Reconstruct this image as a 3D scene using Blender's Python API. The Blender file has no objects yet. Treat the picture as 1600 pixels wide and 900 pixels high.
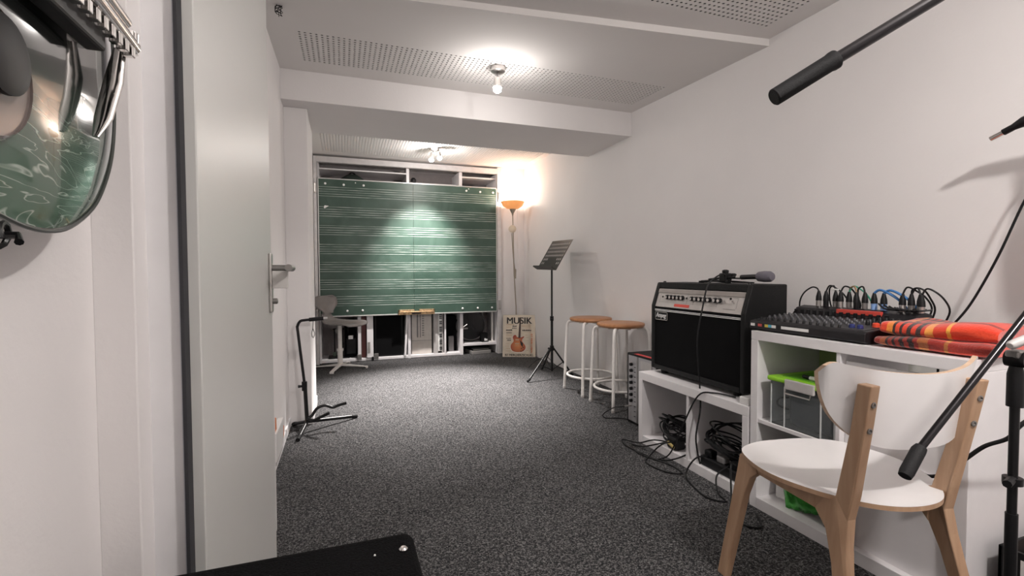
import bpy, bmesh, math, random
from mathutils import Vector, Matrix, Euler, noise
random.seed(7)
D = bpy.data; SC = bpy.context.scene; COL = SC.collection
PI = math.pi
def V(*a): return Vector(a)

# ---------------------------------------------------------------- camera
F = 742.0; yaw = math.radians(19.65); pitch = math.radians(-1.8); roll = .004
fw = V(math.sin(yaw)*math.cos(pitch), math.cos(yaw)*math.cos(pitch), math.sin(pitch))
rt = V(math.cos(yaw), -math.sin(yaw), 0); up = rt.cross(fw)
R2 = rt*math.cos(roll) - up*math.sin(roll); U2 = up*math.cos(roll) + rt*math.sin(roll)
cd = D.cameras.new('camera'); cam = D.objects.new('camera', cd); COL.objects.link(cam)
cd.sensor_width = 36; cd.lens = F/1600*36; cd.clip_start = .02; cd.clip_end = 60
mm = Matrix((( R2.x, U2.x, -fw.x, 0), (R2.y, U2.y, -fw.y, 0), (R2.z, U2.z, -fw.z, 1.05), (0, 0, 0, 1)))
cam.matrix_world = mm; SC.camera = cam

# ---------------------------------------------------------------- world, lights, exposure
w = D.worlds.new('world'); SC.world = w; w.use_nodes = True
w.node_tree.nodes['Background'].inputs[0].default_value = (1, .95, .9, 1)
w.node_tree.nodes['Background'].inputs[1].default_value = .02
SC.view_settings.view_transform = 'Standard'; SC.view_settings.look = 'None'
SC.view_settings.gamma = 1; SC.view_settings.use_curve_mapping = False
SC.view_settings.exposure = 1.36
WARM = (1, .945, .91)
def point(name, loc, e, r=.03, col=WARM):
    l = D.lights.new(name, 'POINT'); l.energy = e; l.shadow_soft_size = r; l.color = col
    o = D.objects.new(name, l); o.location = loc; COL.objects.link(o); return o
def spot(name, loc, tgt, e, ang=75, blend=.8, r=.03, col=WARM):
    l = D.lights.new(name, 'SPOT'); l.energy = e; l.shadow_soft_size = r; l.color = col
    l.spot_size = math.radians(ang); l.spot_blend = blend
    o = D.objects.new(name, l); o.location = loc; COL.objects.link(o)
    o.rotation_euler = (Vector(tgt)-Vector(loc)).to_track_quat('-Z', 'Y').to_euler(); return o
point('bulb_glow_middle', (.938, 2.88, 2.185), 4)
spot('spot_middle', (.93, 2.84, 2.18), (.80, 3.1, 0), 24, 115, 1.0)
point('bulb_glow_back', (.96, 5.17, 2.235), 5, .015)
spot('spot_back_board', (.925, 5.20, 2.245), (.91, 5.88, 1.15), 135, 66, 1.0)
spot('spot_back_floor', (1.00, 5.14, 2.25), (.80, 4.25, 0), 620, 64, 1.0, .015)
point('bulb_glow_near', (1.18, -.2, 2.12), 21, .035)
spot('spot_near', (1.15, -.15, 2.10), (1.6, 1.5, .6), 16, 100, 1.0)
point('uplight_lamp', (2.03, 5.66, 1.99), 3.2, .05, (1, .86, .72))

# ---------------------------------------------------------------- materials
def mat(name, col, rough=.6, metal=0, var=.06, scale=20, bump=0, bscale=200, coat=0, trans=0, alpha=1, emit=None, es=1, spec=.5):
    m = D.materials.new(name); m.use_nodes = True; nt = m.node_tree; b = nt.nodes['Principled BSDF']
    tc = nt.nodes.new('ShaderNodeTexCoord')
    n = nt.nodes.new('ShaderNodeTexNoise'); n.inputs['Scale'].default_value = scale; n.inputs['Detail'].default_value = 4
    nt.links.new(tc.outputs['Object'], n.inputs['Vector'])
    r = nt.nodes.new('ShaderNodeValToRGB')
    r.color_ramp.elements[0].position = .3; r.color_ramp.elements[1].position = .7
    r.color_ramp.elements[0].color = [max(0, c*(1-var)) for c in col]+[1]
    r.color_ramp.elements[1].color = [min(1, c*(1+var)) for c in col]+[1]
    nt.links.new(n.outputs['Fac'], r.inputs['Fac']); nt.links.new(r.outputs['Color'], b.inputs['Base Color'])
    b.inputs['Roughness'].default_value = rough; b.inputs['Metallic'].default_value = metal
    b.inputs['Coat Weight'].default_value = coat; b.inputs['Coat Roughness'].default_value = .05
    b.inputs['Transmission Weight'].default_value = trans; b.inputs['Alpha'].default_value = alpha
    b.inputs['Specular IOR Level'].default_value = spec
    if emit: b.inputs['Emission Color'].default_value = (*emit, 1); b.inputs['Emission Strength'].default_value = es
    if bump:
        n2 = nt.nodes.new('ShaderNodeTexNoise'); n2.inputs['Scale'].default_value = bscale; n2.inputs['Detail'].default_value = 3
        nt.links.new(tc.outputs['Object'], n2.inputs['Vector'])
        bu = nt.nodes.new('ShaderNodeBump'); bu.inputs['Strength'].default_value = bump; bu.inputs['Distance'].default_value = .004
        nt.links.new(n2.outputs['Fac'], bu.inputs['Height']); nt.links.new(bu.outputs['Normal'], b.inputs['Normal'])
    return m
WALL = mat('wall_paint', (.78, .755, .75), .85, var=.015, scale=3, bump=.12, bscale=90)
CEIL = mat('ceiling_paint', (.76, .735, .72), .9, var=.012, scale=2)
TRIM = mat('trim_paint', (.80, .79, .80), .5, var=.02)
DOORM = mat('door_lacquer', (.60, .60, .58), .4, var=.01, scale=2, spec=.4)
GAPM = mat('gap_dark', (.03, .03, .035), .7)
def carpet_mat():
    m = D.materials.new('carpet'); m.use_nodes = True; nt = m.node_tree; b = nt.nodes['Principled BSDF']
    tc = nt.nodes.new('ShaderNodeTexCoord')
    def nz(s, d=2):
        n = nt.nodes.new('ShaderNodeTexNoise'); n.inputs['Scale'].default_value = s; n.inputs['Detail'].default_value = d
        nt.links.new(tc.outputs['Object'], n.inputs['Vector']); return n
    a = nz(90, 2); c = nz(2.2, 2)
    r = nt.nodes.new('ShaderNodeValToRGB'); e = r.color_ramp.elements
    e[0].position = .32; e[0].color = (.020, .022, .024, 1); e[1].position = .74; e[1].color = (.235, .23, .23, 1)
    x = e.new(.51); x.color = (.066, .064, .066, 1)
    nt.links.new(a.outputs['Fac'], r.inputs['Fac'])
    vo = nt.nodes.new('ShaderNodeTexVoronoi'); vo.inputs['Scale'].default_value = 230; nt.links.new(tc.outputs['Object'], vo.inputs['Vector'])
    sc = nt.nodes.new('ShaderNodeSeparateColor'); nt.links.new(vo.outputs['Color'], sc.inputs['Color'])
    av = nt.nodes.new('ShaderNodeMath'); av.operation = 'MULTIPLY_ADD'; nt.links.new(sc.outputs[0], av.inputs[0]); av.inputs[1].default_value = .42
    hf = nt.nodes.new('ShaderNodeMath'); hf.operation = 'MULTIPLY'; nt.links.new(a.outputs['Fac'], hf.inputs[0]); hf.inputs[1].default_value = .58; nt.links.new(hf.outputs[0], av.inputs[2])
    nt.links.new(av.outputs[0], r.inputs['Fac'])
    mx = nt.nodes.new('ShaderNodeMix'); mx.data_type = 'RGBA'; mx.blend_type = 'MULTIPLY'; mx.inputs['Factor'].default_value = .35
    nt.links.new(r.outputs['Color'], mx.inputs['A']); nt.links.new(c.outputs['Fac'], mx.inputs['B'])
    nt.links.new(mx.outputs['Result'], b.inputs['Base Color'])
    b.inputs['Roughness'].default_value = 1; b.inputs['Specular IOR Level'].default_value = .1
    bu = nt.nodes.new('ShaderNodeBump'); bu.inputs['Strength'].default_value = .5; bu.inputs['Distance'].default_value = .004
    nt.links.new(av.outputs[0], bu.inputs['Height']); nt.links.new(bu.outputs['Normal'], b.inputs['Normal'])
    return m
CARPET = carpet_mat()
BLACK = mat('black_plastic', (.006, .006, .007), .45, spec=.3)
BLACKM = mat('black_metal', (.007, .007, .008), .35, .1, spec=.4)
RUBBER = mat('black_rubber', (.009, .009, .010), .7, spec=.3, bump=.2, bscale=400)
TOLEX = mat('black_tolex', (.006, .006, .0065), .55, spec=.3, bump=.5, bscale=260)
GRILLE = mat('black_grille_cloth', (.0035, .0035, .004), .9, spec=.15, bump=.5, bscale=500)
CARPB = mat('black_cabinet_carpet', (.005, .005, .0055), 1, var=.5, scale=300, bump=.9, bscale=350, spec=.1)
CHROME = mat('chrome', (.75, .73, .71), .12, 1)
STEEL = mat('brushed_steel', (.55, .53, .51), .35, 1)
DSTEEL = mat('dark_steel', (.30, .29, .28), .4, .9)
WHITE = mat('white_laminate', (.80, .78, .79), .38, var=.015)
WHITEM = mat('white_enamel', (.80, .77, .74), .3, var=.02)
WHITEP = mat('white_plastic', (.75, .74, .73), .4)
GREYP = mat('grey_plastic', (.20, .19, .19), .5)
LGREYP = mat('light_grey_plastic', (.48, .46, .45), .45)
def wood_mat(name, c1, c2, rough=.45, sc=(40, 3, 3)):
    m = D.materials.new(name); m.use_nodes = True; nt = m.node_tree; b = nt.nodes['Principled BSDF']
    tc = nt.nodes.new('ShaderNodeTexCoord'); mp = nt.nodes.new('ShaderNodeMapping'); mp.inputs['Scale'].default_value = sc
    n = nt.nodes.new('ShaderNodeTexNoise'); n.inputs['Scale'].default_value = 2; n.inputs['Detail'].default_value = 6
    nt.links.new(tc.outputs['Object'], mp.inputs['Vector']); nt.links.new(mp.outputs['Vector'], n.inputs['Vector'])
    r = nt.nodes.new('ShaderNodeValToRGB'); e = r.color_ramp.elements
    e[0].position = .3; e[0].color = (*c1, 1); e[1].position = .7; e[1].color = (*c2, 1)
    nt.links.new(n.outputs['Fac'], r.inputs['Fac']); nt.links.new(r.outputs['Color'], b.inputs['Base Color'])
    b.inputs['Roughness'].default_value = rough; return m
STOOLW = wood_mat('stool_wood', (.36, .15, .06), (.50, .24, .11), .4, (4, 30, 4))
BIRCH = wood_mat('birch_wood', (.42, .26, .16), (.52, .34, .22), .45, (25, 25, 2))
PLYEDGE = wood_mat('plywood_edge', (.55, .38, .26), (.68, .50, .36), .5, (3, 3, 90))

# ---------------------------------------------------------------- mesh helpers
class MB:
    def __init__(s): s.v = []; s.f = []
    def add(s, vs, fs, M=None):
        n = len(s.v)
        for p in vs:
            p = Vector(p); s.v.append(M @ p if M else p)
        s.f += [tuple(i+n for i in q) for q in fs]; return s
    def box(s, x0, x1, y0, y1, z0, z1, M=None):
        vs = [(x, y, z) for z in (z0, z1) for (x, y) in ((x0, y0), (x1, y0), (x1, y1), (x0, y1))]
        return s.add(vs, [(0, 3, 2, 1), (4, 5, 6, 7), (0, 1, 5, 4), (1, 2, 6, 5), (2, 3, 7, 6), (3, 0, 4, 7)], M)
    def cbox(s, c, d, M=None):
        return s.box(c[0]-d[0]/2, c[0]+d[0]/2, c[1]-d[1]/2, c[1]+d[1]/2, c[2]-d[2]/2, c[2]+d[2]/2, M)
    def tube(s, pts, r, n=10, M=None, closed=False, flat=1):
        pts = [Vector(p) for p in pts]; N = len(pts); rs = r if isinstance(r, (list, tuple)) else [r]*N
        vs = []; u = None
        for i, p in enumerate(pts):
            a = pts[(i-1) % N] if (closed or i > 0) else p; b = pts[(i+1) % N] if (closed or i < N-1) else p
            t = (b-a); t = t.normalized() if t.length > 1e-9 else V(0, 0, 1)
            if u is None: u = t.cross(V(0, 0, 1) if abs(t.z) < .9 else V(1, 0, 0)).normalized()
            else:
                u = u - t*u.dot(t); u = u.normalized() if u.length > 1e-6 else t.orthogonal().normalized()
            wv = t.cross(u)
            for k in range(n):
                th = 2*PI*k/n; vs.append(p + u*(rs[i]*math.cos(th)) + wv*(rs[i]*flat*math.sin(th)))
        fs = []
        for i in range(N if closed else N-1):
            j = (i+1) % N
            for k in range(n): l = (k+1) % n; fs.append((i*n+k, i*n+l, j*n+l, j*n+k))
        if not closed: fs.append(tuple(range(n-1, -1, -1))); fs.append(tuple((N-1)*n+k for k in range(n)))
        return s.add(vs, fs, M)
    def lathe(s, prof, n=24, M=None):
        vs = []; fs = []
        for (r, z) in prof:
            for k in range(n): th = 2*PI*k/n; vs.append((r*math.cos(th), r*math.sin(th), z))
        for i in range(len(prof)-1):
            for k in range(n): l = (k+1) % n; fs.append((i*n+k, i*n+l, (i+1)*n+l, (i+1)*n+k))
        fs.append(tuple(range(n-1, -1, -1))); fs.append(tuple((len(prof)-1)*n+k for k in range(n)))
        return s.add(vs, fs, M)
    def prism(s, poly, d0, d1, axis='z', M=None):
        n = len(poly)
        def P(a, b, d): return {'z': (a, b, d), 'y': (a, d, b), 'x': (d, a, b)}[axis]
        vs = [P(a, b, d0) for a, b in poly]+[P(a, b, d1) for a, b in poly]
        fs = [tuple(range(n-1, -1, -1)), tuple(range(n, 2*n))]+[(i, (i+1) % n, n+(i+1) % n, n+i) for i in range(n)]
        return s.add(vs, fs, M)
    def grid(s, g, M=None):
        h = len(g); k = len(g[0]); vs = [p for row in g for p in row]
        return s.add(vs, [(i*k+j, i*k+j+1, (i+1)*k+j+1, (i+1)*k+j) for i in range(h-1) for j in range(k-1)], M)
    def build(s, name, m, parent=None, smooth=False, bevel=0, seg=2, fix=True, solid=0, subsurf=0, kind=None, label=None):
        me = D.meshes.new(name); me.from_pydata([tuple(v) for v in s.v], [], s.f)
        if fix:
            b = bmesh.new(); b.from_mesh(me); bmesh.ops.recalc_face_normals(b, faces=b.faces); b.to_mesh(me); b.free()
        me.materials.append(m)
        if smooth:
            for p in me.polygons: p.use_smooth = True
            try: me.set_sharp_from_angle(angle=math.radians(40))
            except Exception: pass
        o = D.objects.new(name, me); COL.objects.link(o)
        if parent: o.parent = parent
        if solid: q = o.modifiers.new('solid', 'SOLIDIFY'); q.thickness = solid; q.offset = 0
        if bevel: q = o.modifiers.new('bevel', 'BEVEL'); q.width = bevel; q.segments = seg; q.limit_method = 'ANGLE'
        if subsurf: q = o.modifiers.new('sub', 'SUBSURF'); q.levels = subsurf; q.render_levels = subsurf
        if kind: o['kind'] = kind
        if label: o['label'] = label
        return o
def tag(o, label, cat, group=None, kind=None):
    o['label'] = label; o['category'] = cat
    if group: o['group'] = group
    if kind: o['kind'] = kind
    return o
def thing(name, label, cat, loc=(0, 0, 0), rz=0, group=None):
    o = D.objects.new(name, None); COL.objects.link(o); o.location = loc; o.rotation_euler = (0, 0, rz)
    o.empty_display_size = .05; return tag(o, label, cat, group)
def structo(o): o['kind'] = 'structure'; return o
def bx(name, m, x0, x1, y0, y1, z0, z1, parent=None, bevel=0, **k):
    return MB().box(x0, x1, y0, y1, z0, z1).build(name, m, parent, bevel=bevel, **k)
def rotM(loc, rx=0, ry=0, rz=0): return Matrix.Translation(loc) @ Euler((rx, ry, rz)).to_matrix().to_4x4()
def alignM(p, d): return Matrix.Translation(p) @ Vector(d).to_track_quat('Z', 'Y').to_matrix().to_4x4()
def smoothpts(pts, n=8):
    pts = [Vector(p) for p in pts]; out = []
    for i in range(len(pts)-1):
        p0 = pts[max(i-1, 0)]; p1 = pts[i]; p2 = pts[i+1]; p3 = pts[min(i+2, len(pts)-1)]
        for k in range(n):
            t = k/n; out.append(.5*((2*p1)+(p2-p0)*t+(2*p0-5*p1+4*p2-p3)*t*t+(3*p1-p0-3*p2+p3)*t**3))
    out.append(pts[-1]); return out
def dup(root, loc, rz=None, label=None):
    r = root.copy(); COL.objects.link(r); r.location = loc
    if rz is not None: r.rotation_euler = (0, 0, rz)
    if label: r['label'] = label
    for ch in list(root.children):
        c = ch.copy(); COL.objects.link(c); c.parent = r
        for g in list(ch.children):
            d = g.copy(); COL.objects.link(d); d.parent = c
    return r
def text(name, s, size, m, M, parent, shear=0, align='LEFT', ext=.0008, sx=1, bold=0):
    c = D.curves.new(name, 'FONT'); c.body = s; c.size = size; c.extrude = ext; c.shear = shear; c.align_x = align
    t = D.objects.new('tmp', c); COL.objects.link(t)
    dg = bpy.context.evaluated_depsgraph_get(); me = D.meshes.new_from_object(t.evaluated_get(dg))
    D.objects.remove(t)
    if bold:
        b_ = bmesh.new()
        for dx_ in (-bold, 0, bold): me.transform(Matrix.Translation((dx_, 0, dx_*.02))); b_.from_mesh(me); me.transform(Matrix.Translation((-dx_, 0, -dx_*.02)))
        b_.to_mesh(me); b_.free()
    me.transform(M @ Matrix.Diagonal((sx, 1, 1, 1))); me.materials.clear(); me.materials.append(m)
    o = D.objects.new(name, me); COL.objects.link(o)
    if parent: o.parent = parent
    return o
def part_copy(o, loc, parent):
    c = o.copy(); COL.objects.link(c); c.parent = parent; c.location = loc; return c

# ---------------------------------------------------------------- the setting
XR, XL, YB = 2.28, -.36, 5.90
structo(bx('floor', CARPET, -1.8, XR, -1.6, 6.5, -.05, 0))
structo(bx('wall_right', WALL, XR, XR+.1, -1.6, 6.5, 0, 2.6))
structo(bx('wall_left', WALL, XL-.1, XL, 1.0, 6.5, 0, 2.6))
structo(bx('wall_rear', WALL, -1.8, XR, -1.7, -1.6, 0, 2.6))
structo(bx('wall_near_left', WALL, -.43, -.33, -1.6, .95, 0, 2.6))
# the return of wall beside the door: its face, its reveal, and the door frame
structo(MB().box(-.331, -.281, .825, .95, 0, 2.6).build('wall_doorway', WALL, bevel=.002))
fr = structo(MB().box(-.290, -.236, .872, .95, 0, 2.30).build('trim_1', TRIM, bevel=.002))
bx('gap_strip', GAPM, -.236, -.231, .86, .95, 0, 2.30, fr)  # dark strip painted in for the shade inside the hinge gap
bx('edge_strip', mat('frame_edge', (.52, .52, .56), .5), -.2395, -.236, .868, .872, 0, 2.30, fr)
structo(bx('wall_door_lintel', WALL, -.36, -.231, .95, 1.0, 0, 2.6))
# back wall beside and above the storage niche
structo(MB().box(1.955, XR, YB, YB+.1, 0, 2.6).build('wall_back', WALL))
structo(bx('wall_niche', WALL, XL, XR, 6.40, 6.5, 0, 2.6))
structo(bx('pillar', WALL, XL, -.213, 3.57, 4.155, 0, 2.181, bevel=.003))
structo(bx('pier', WALL, XL, -.268, 2.04, 2.14, 0, 1.6))
structo(bx('baseboard_left', TRIM, XL, XL+.012, 2.14, 3.57, 0, .06, bevel=.002))
structo(bx('baseboard_pillar', TRIM, -.214, -.205, 3.57, 4.155, 0, .06, bevel=.002))
# ceiling: perforated fields with real holes
DARK = mat('void_black', (.02, .018, .018), 1)
def perf(name, x0, x1, y0, y1, zf, parent, pitch=.0285, hr=.0076):
    nx = int((x1-x0)/pitch); ny = int((y1-y0)/pitch); px = (x1-x0)/nx; py = (y1-y0)/ny
    v = []; f = []; hb = MB()
    for i in range(nx):
        for j in range(ny):
            cx = x0+(i+.5)*px; cy = y0+(j+.5)*py; n = len(v); z = 0
            sq = [(1, 0), (1, 1), (0, 1), (-1, 1), (-1, 0), (-1, -1), (0, -1), (1, -1)]
            for a, b in sq: v.append((cx+a*px/2, cy+b*py/2, zf(cy+b*py/2)))
            for k in range(8):
                th = 2*PI*k/8; v.append((cx+hr*math.cos(th), cy+hr*math.sin(th), zf(cy+hr*math.sin(th))))
            for k in range(8):
                th = 2*PI*k/8; v.append((cx+hr*math.cos(th), cy+hr*math.sin(th), zf(cy)+.003))
            for k in range(8):
                l = (k+1) % 8; f.append((n+k, n+8+k, n+8+l, n+l)); f.append((n+8+k, n+16+k, n+16+l, n+8+l))
    me = D.meshes.new(name); me.from_pydata(v, [], f); me.materials.append(CEIL)
    o = D.objects.new(name, me); COL.objects.link(o); o.parent = parent; o['kind'] = 'stuff'
    b = bx('void_backing', DARK, x0, x1, y0, y1, zf(y1)+.006, zf(y1)+.03, parent)
    return o
def ring(m, X0, X1, Y0, Y1, x0, x1, y0, y1, zf):
    for (a, b, c, d) in ((X0, X1, Y0, y0), (X0, X1, y1, Y1), (X0, x0, y0, y1), (x1, X1, y0, y1)):
        m.add([(a, c, zf(c)), (b, c, zf(c)), (b, d, zf(d)), (a, d, zf(d))], [(0, 3, 2, 1)])
zm = lambda y: 2.322+(y-2.1)*.041
cl = MB()
def sy(x): return 2.27-.117*(x-.54)
# near field
xs = [-1.8, XR]
ring(cl, -1.8, XR, -1.6, 2.0, -.20, 2.16, 1.56, 1.98, lambda y: 2.36)
cl.add([(-1.8, 2.0, 2.36), (XR, 2.0, 2.36), (XR, sy(XR), 2.36), (-1.8, sy(-1.8), 2.36)], [(0, 3, 2, 1)])
cl.add([(-1.8, sy(-1.8), 2.36), (XR, sy(XR), 2.36), (XR, sy(XR), zm(sy(XR))), (-1.8, sy(-1.8), zm(sy(-1.8)))], [(0, 1, 2, 3)])
cl.add([(-1.8, sy(-1.8), zm(sy(-1.8))), (XR, sy(XR), zm(sy(XR))), (XR, 2.7, zm(2.7)), (-1.8, 2.7, zm(2.7))], [(0, 3, 2, 1)])
ring(cl, -1.8, XR, 2.7, 3.42, -.215, 2.165, 2.815, 3.24, zm)
ring(cl, XL, XR, 4.155, 6.5, -.20, 2.20, 4.93, 5.735, lambda y: 2.42)
ceil = structo(cl.build('ceiling', CEIL, fix=False))
structo(MB().box(-1.8, XR, -1.6, 6.5, 2.5, 2.55).build('ceiling_slab', CEIL))
perf('perforated_panel', -.20, 2.16, 1.56, 1.98, lambda y: 2.36, ceil)
perf('perforated_panel', -.215, 2.165, 2.815, 3.24, zm, ceil)
perf('perforated_panel', -.20, 2.20, 4.93, 5.735, lambda y: 2.42, ceil)
structo(bx('ceiling_beam', TRIM if False else WALL, XL, XR, 3.42, 4.155, 2.182, 2.5, bevel=.002))

# door leaf folded back along the left wall
dr = structo(MB().box(-.255, -.215, .885, 1.70, .01, 2.28).build('door_1', DOORM, bevel=.002))
dh = MB(); dh.box(-.2149, -.206, 1.635, 1.67, .93, 1.115)
hd = dh.build('handle_plate', STEEL, dr, bevel=.003)
hm = MB(); hm.tube(smoothpts([(-.206, 1.653, 1.068), (-.165, 1.653, 1.068), (-.152, 1.645, 1.068), (-.148, 1.625, 1.068), (-.148, 1.53, 1.068)], 5), .0105, 14)
hm.build('door_handle', DSTEEL, dr, smooth=True)
MB().box(-.206, -.160, 1.642, 1.646, 1.005, 1.060).build('hanging_tag', mat('clear_tag', (.62, .60, .58), .3), dr, bevel=.003)
MB().lathe([(.009, 0), (.009, .012), (.007, .014)], 16, rotM((-.206, 1.653, .965), 0, PI/2)).build('lock_cylinder', DSTEEL, dr, smooth=True)

# small things fixed to the left wall
c = thing('wall_dispenser', 'white and grey carton with orange flaps low on the left wall beside the door', 'box', (-.36, 2.78, .06))
bx('carton', WHITEP, 0, .030, -.10, .20, .02, .17, c, .004)
bx('carton_base', LGREYP, 0, .028, -.10, .17, -.0, .02, c, .003)
MB().prism([(-.10, .17), (-.02, .17), (-.03, .235), (-.08, .25)], .008, .022, 'x').build('flap', mat('orange_card', (.72, .22, .07), .6), c, bevel=.003)
MB().prism([(.20, .02), (.27, .05), (.27, .10), (.20, .14)], .004, .026, 'x').build('flap', D.materials['orange_card'], c, bevel=.003)
c = thing('wall_socket', 'small white rounded socket box sticking out behind the pillar, low on the wall', 'socket', (-.36, 4.62, .42))
bx('housing', WHITEP, 0, .112, -.05, .05, 0, .13, c, .02)
MB().lathe([(.02, 0), (.02, .006)], 16, rotM((.112, 0, .065), 0, PI/2)).build('outlet', LGREYP, c)

# ---------------------------------------------------------------- ceiling lamps
GLOW = mat('lit_bulb', (1, .95, .85), .3, emit=(1, .93, .82), es=28)
def ceiling_lamp(label, loc, heads):
    t = thing('ceiling_lamp', label, 'lamp', loc)
    MB().lathe([(.046, 0), (.048, -.006), (.046, -.03), (.036, -.036), (.010, -.038)], 28).build('canopy', STEEL, t, smooth=True)
    for (p, d) in heads:
        p = Vector(p); d = Vector(d).normalized()
        a = MB(); a.tube([(p.x*.5, p.y*.5, -.03), p], .0065, 8); a.build('arm', DSTEEL, t, smooth=True)
        h = MB().lathe([(.010, -.01), (.022, 0), (.023, .045), (.030, .062), (.027, .062), (.020, .046)], 20, alignM(p, d)).build('lamp_head', STEEL, t, smooth=True)
        MB().lathe([(.004, .05), (.020, .055), (.026, .066), (.024, .082), (.013, .092), (.003, .095)], 20, alignM(p, d)).build('bulb', GLOW, h, smooth=True)
ceiling_lamp('single steel spotlight lit on the ceiling in front of the beam', (.947, 2.90, zm(2.9)), [((-.005, -.005, -.075), (-.06, -.12, -1))])
ceiling_lamp('twin-headed steel spotlight lit on the ceiling behind the beam above the blackboard', (.974, 5.20, 2.42), [((-.03, .015, -.06), (-.12, .2, -1)), ((.03, -.02, -.05), (.15, -.25, -1))])
ceiling_lamp('steel spotlight on the near ceiling over the photographer', (1.2, -.2, 2.36), [((0, 0, -.07), (-.1, .1, -1))])
wm = MB()
for k in range(7):
    pts = [(random.uniform(-.02, .02), random.uniform(-.02, .02), -.0-.01*j+random.uniform(-.006, .006)) for j in range(5)]
    wm.tube(smoothpts([(0, 0, .0)]+pts, 4), .0016, 5)
wm = wm.build('cable_bundle', BLACK); wm.location = (-.268, 2.57, zm(2.57)-.001)
tag(wm, 'small tangle of black wires hanging from the ceiling above the door', 'cable')

# ---------------------------------------------------------------- blackboard
bb = thing('blackboard', 'large green music blackboard with chalk-white staves across the storage niche', 'blackboard', (0, 5.88, 0))
def board_mat():
    m = D.materials.new('chalk_green'); m.use_nodes = True; nt = m.node_tree; b = nt.nodes['Principled BSDF']
    tc = nt.nodes.new('ShaderNodeTexCoord')
    n = nt.nodes.new('ShaderNodeTexNoise'); n.inputs['Scale'].default_value = 2.6; n.inputs['Detail'].default_value = 8; n.inputs['Distortion'].default_value = 1.2
    nt.links.new(tc.outputs['Object'], n.inputs['Vector'])
    r = nt.nodes.new('ShaderNodeValToRGB'); e = r.color_ramp.elements
    e[0].position = .35; e[0].color = (.026, .060, .043, 1); e[1].position = .75; e[1].color = (.060, .105, .082, 1)
    nt.links.new(n.outputs['Fac'], r.inputs['Fac']); nt.links.new(r.outputs['Color'], b.inputs['Base Color'])
    b.inputs['Roughness'].default_value = .42; b.inputs['Specular IOR Level'].default_value = .55; return m
def chalk_mat():
    m = D.materials.new('staff_paint'); m.use_nodes = True; nt = m.node_tree; b = nt.nodes['Principled BSDF']
    tc = nt.nodes.new('ShaderNodeTexCoord'); mp = nt.nodes.new('ShaderNodeMapping'); mp.inputs['Scale'].default_value = (1.6, 1, 14)
    n = nt.nodes.new('ShaderNodeTexNoise'); n.inputs['Scale'].default_value = 3; n.inputs['Detail'].default_value = 5
    nt.links.new(tc.outputs['Object'], mp.inputs['Vector']); nt.links.new(mp.outputs['Vector'], n.inputs['Vector'])
    r = nt.nodes.new('ShaderNodeValToRGB'); e = r.color_ramp.elements
    e[0].position = .34; e[0].color = (.12, .18, .15, 1); e[1].position = .60; e[1].color = (.55, .60, .56, 1)
    nt.links.new(n.outputs['Fac'], r.inputs['Fac']); nt.links.new(r.outputs['Color'], b.inputs['Base Color'])
    b.inputs['Roughness'].default_value = .6; return m
BG = board_mat(); ST = chalk_mat()
bl, br_, bz0, bz1 = -.254, 1.893, .548, 2.148; seam = .825
bx('board_panel', BG, bl+.012, seam-.0015, -.008, .012, bz0+.014, bz1-.012, bb)
bx('board_panel', BG, seam+.0015, br_-.012, -.008, .012, bz0+.014, bz1-.012, bb)
fm = MB(); fm.box(bl, br_, -.014, .02, bz0, bz0+.014); fm.box(bl, br_, -.014, .02, bz1-.012, bz1)
fm.box(bl, bl+.012, -.014, .02, bz0, bz1); fm.box(br_-.012, br_, -.014, .02, bz0, bz1)
fm.build('board_frame', mat('aluminium', (.62, .62, .60), .4, .6), bb, bevel=.002)
sl = MB()
for zc in (1.995, 1.765, 1.553, 1.335, 1.130, .925, .730):
    for k in range(5):
        z = zc+(2-k)*.0265+random.uniform(-.0015, .0015)
        sl.box(bl+.014, br_-.014, -.0092, -.008, z-.0022, z+.0022)
sl.build('staff_lines', ST, bb)
MG = mat('magnet_white', (.85, .85, .83), .3)
mp_ = None
for (x, z) in [(-.17, 2.085), (.03, 2.08), (.25, 2.085), (1.49, 2.09), (1.67, 2.085), (1.84, 2.085), (.05, .615), (.22, .615), (1.43, .605), (1.63, .605), (1.82, .605)]:
    if mp_ is None:
        mp_ = MB().lathe([(.013, 0), (.013, .006), (.009, .010), (.003, .011)], 12, rotM((0, 0, 0), PI/2)).build('magnet', MG, bb, smooth=True); mp_.location = (x, -.008, z)
    else: part_copy(mp_, (x, -.008, z), bb)
for (x, z) in ((.16, 2.11), (1.52, 2.115)):
    MB().lathe([(.007, 0), (.006, .006)], 10, rotM((x, -.008, z), PI/2)).build('magnet', MG, bb)
MB().prism([(-.18, 1.80), (-.135, 1.83), (-.18, 1.835), (-.19, 1.81)], -.0095, -.008, 'y').build('paper_scrap', MG, bb)
BRASS = mat('worn_brass', (.55, .38, .22), .35, .9, var=.5, scale=40)
hb = MB(); hb.box(.63, 1.07, -.045, -.014, .548, .575); hb.box(.63, .82, -.05, -.014, .585, .61); hb.box(.88, 1.07, -.05, -.014, .585, .612); hb.box(.63, .65, -.05, -.014, .548, .61); hb.box(1.05, 1.07, -.05, -.014, .548, .612)
hb.build('handle_bracket', BRASS, bb, bevel=.004)
hk = MB(); hk.tube([(.64, -.045, .583), (1.06, -.045, .583)], .010, 8); hk.build('handle_bar', BRASS, bb, smooth=True)
bx('latch_plate', BLACKM, .79, .90, -.052, -.045, .555, .572, bb)
for (x, z) in ((-.285, 2.03), (1.925, 2.03), (-.285, .68), (1.925, .64)):
    b_ = MB(); b_.box(x-.018, x+.024 if x < 0 else x+.012, -.03, .0, z-.06, z+.06); b_.tube([(x, -.03, z-.05), (x, -.03, z+.05)], .010, 8)
    b_.build('hinge', STEEL, bb, bevel=.003)
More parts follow.
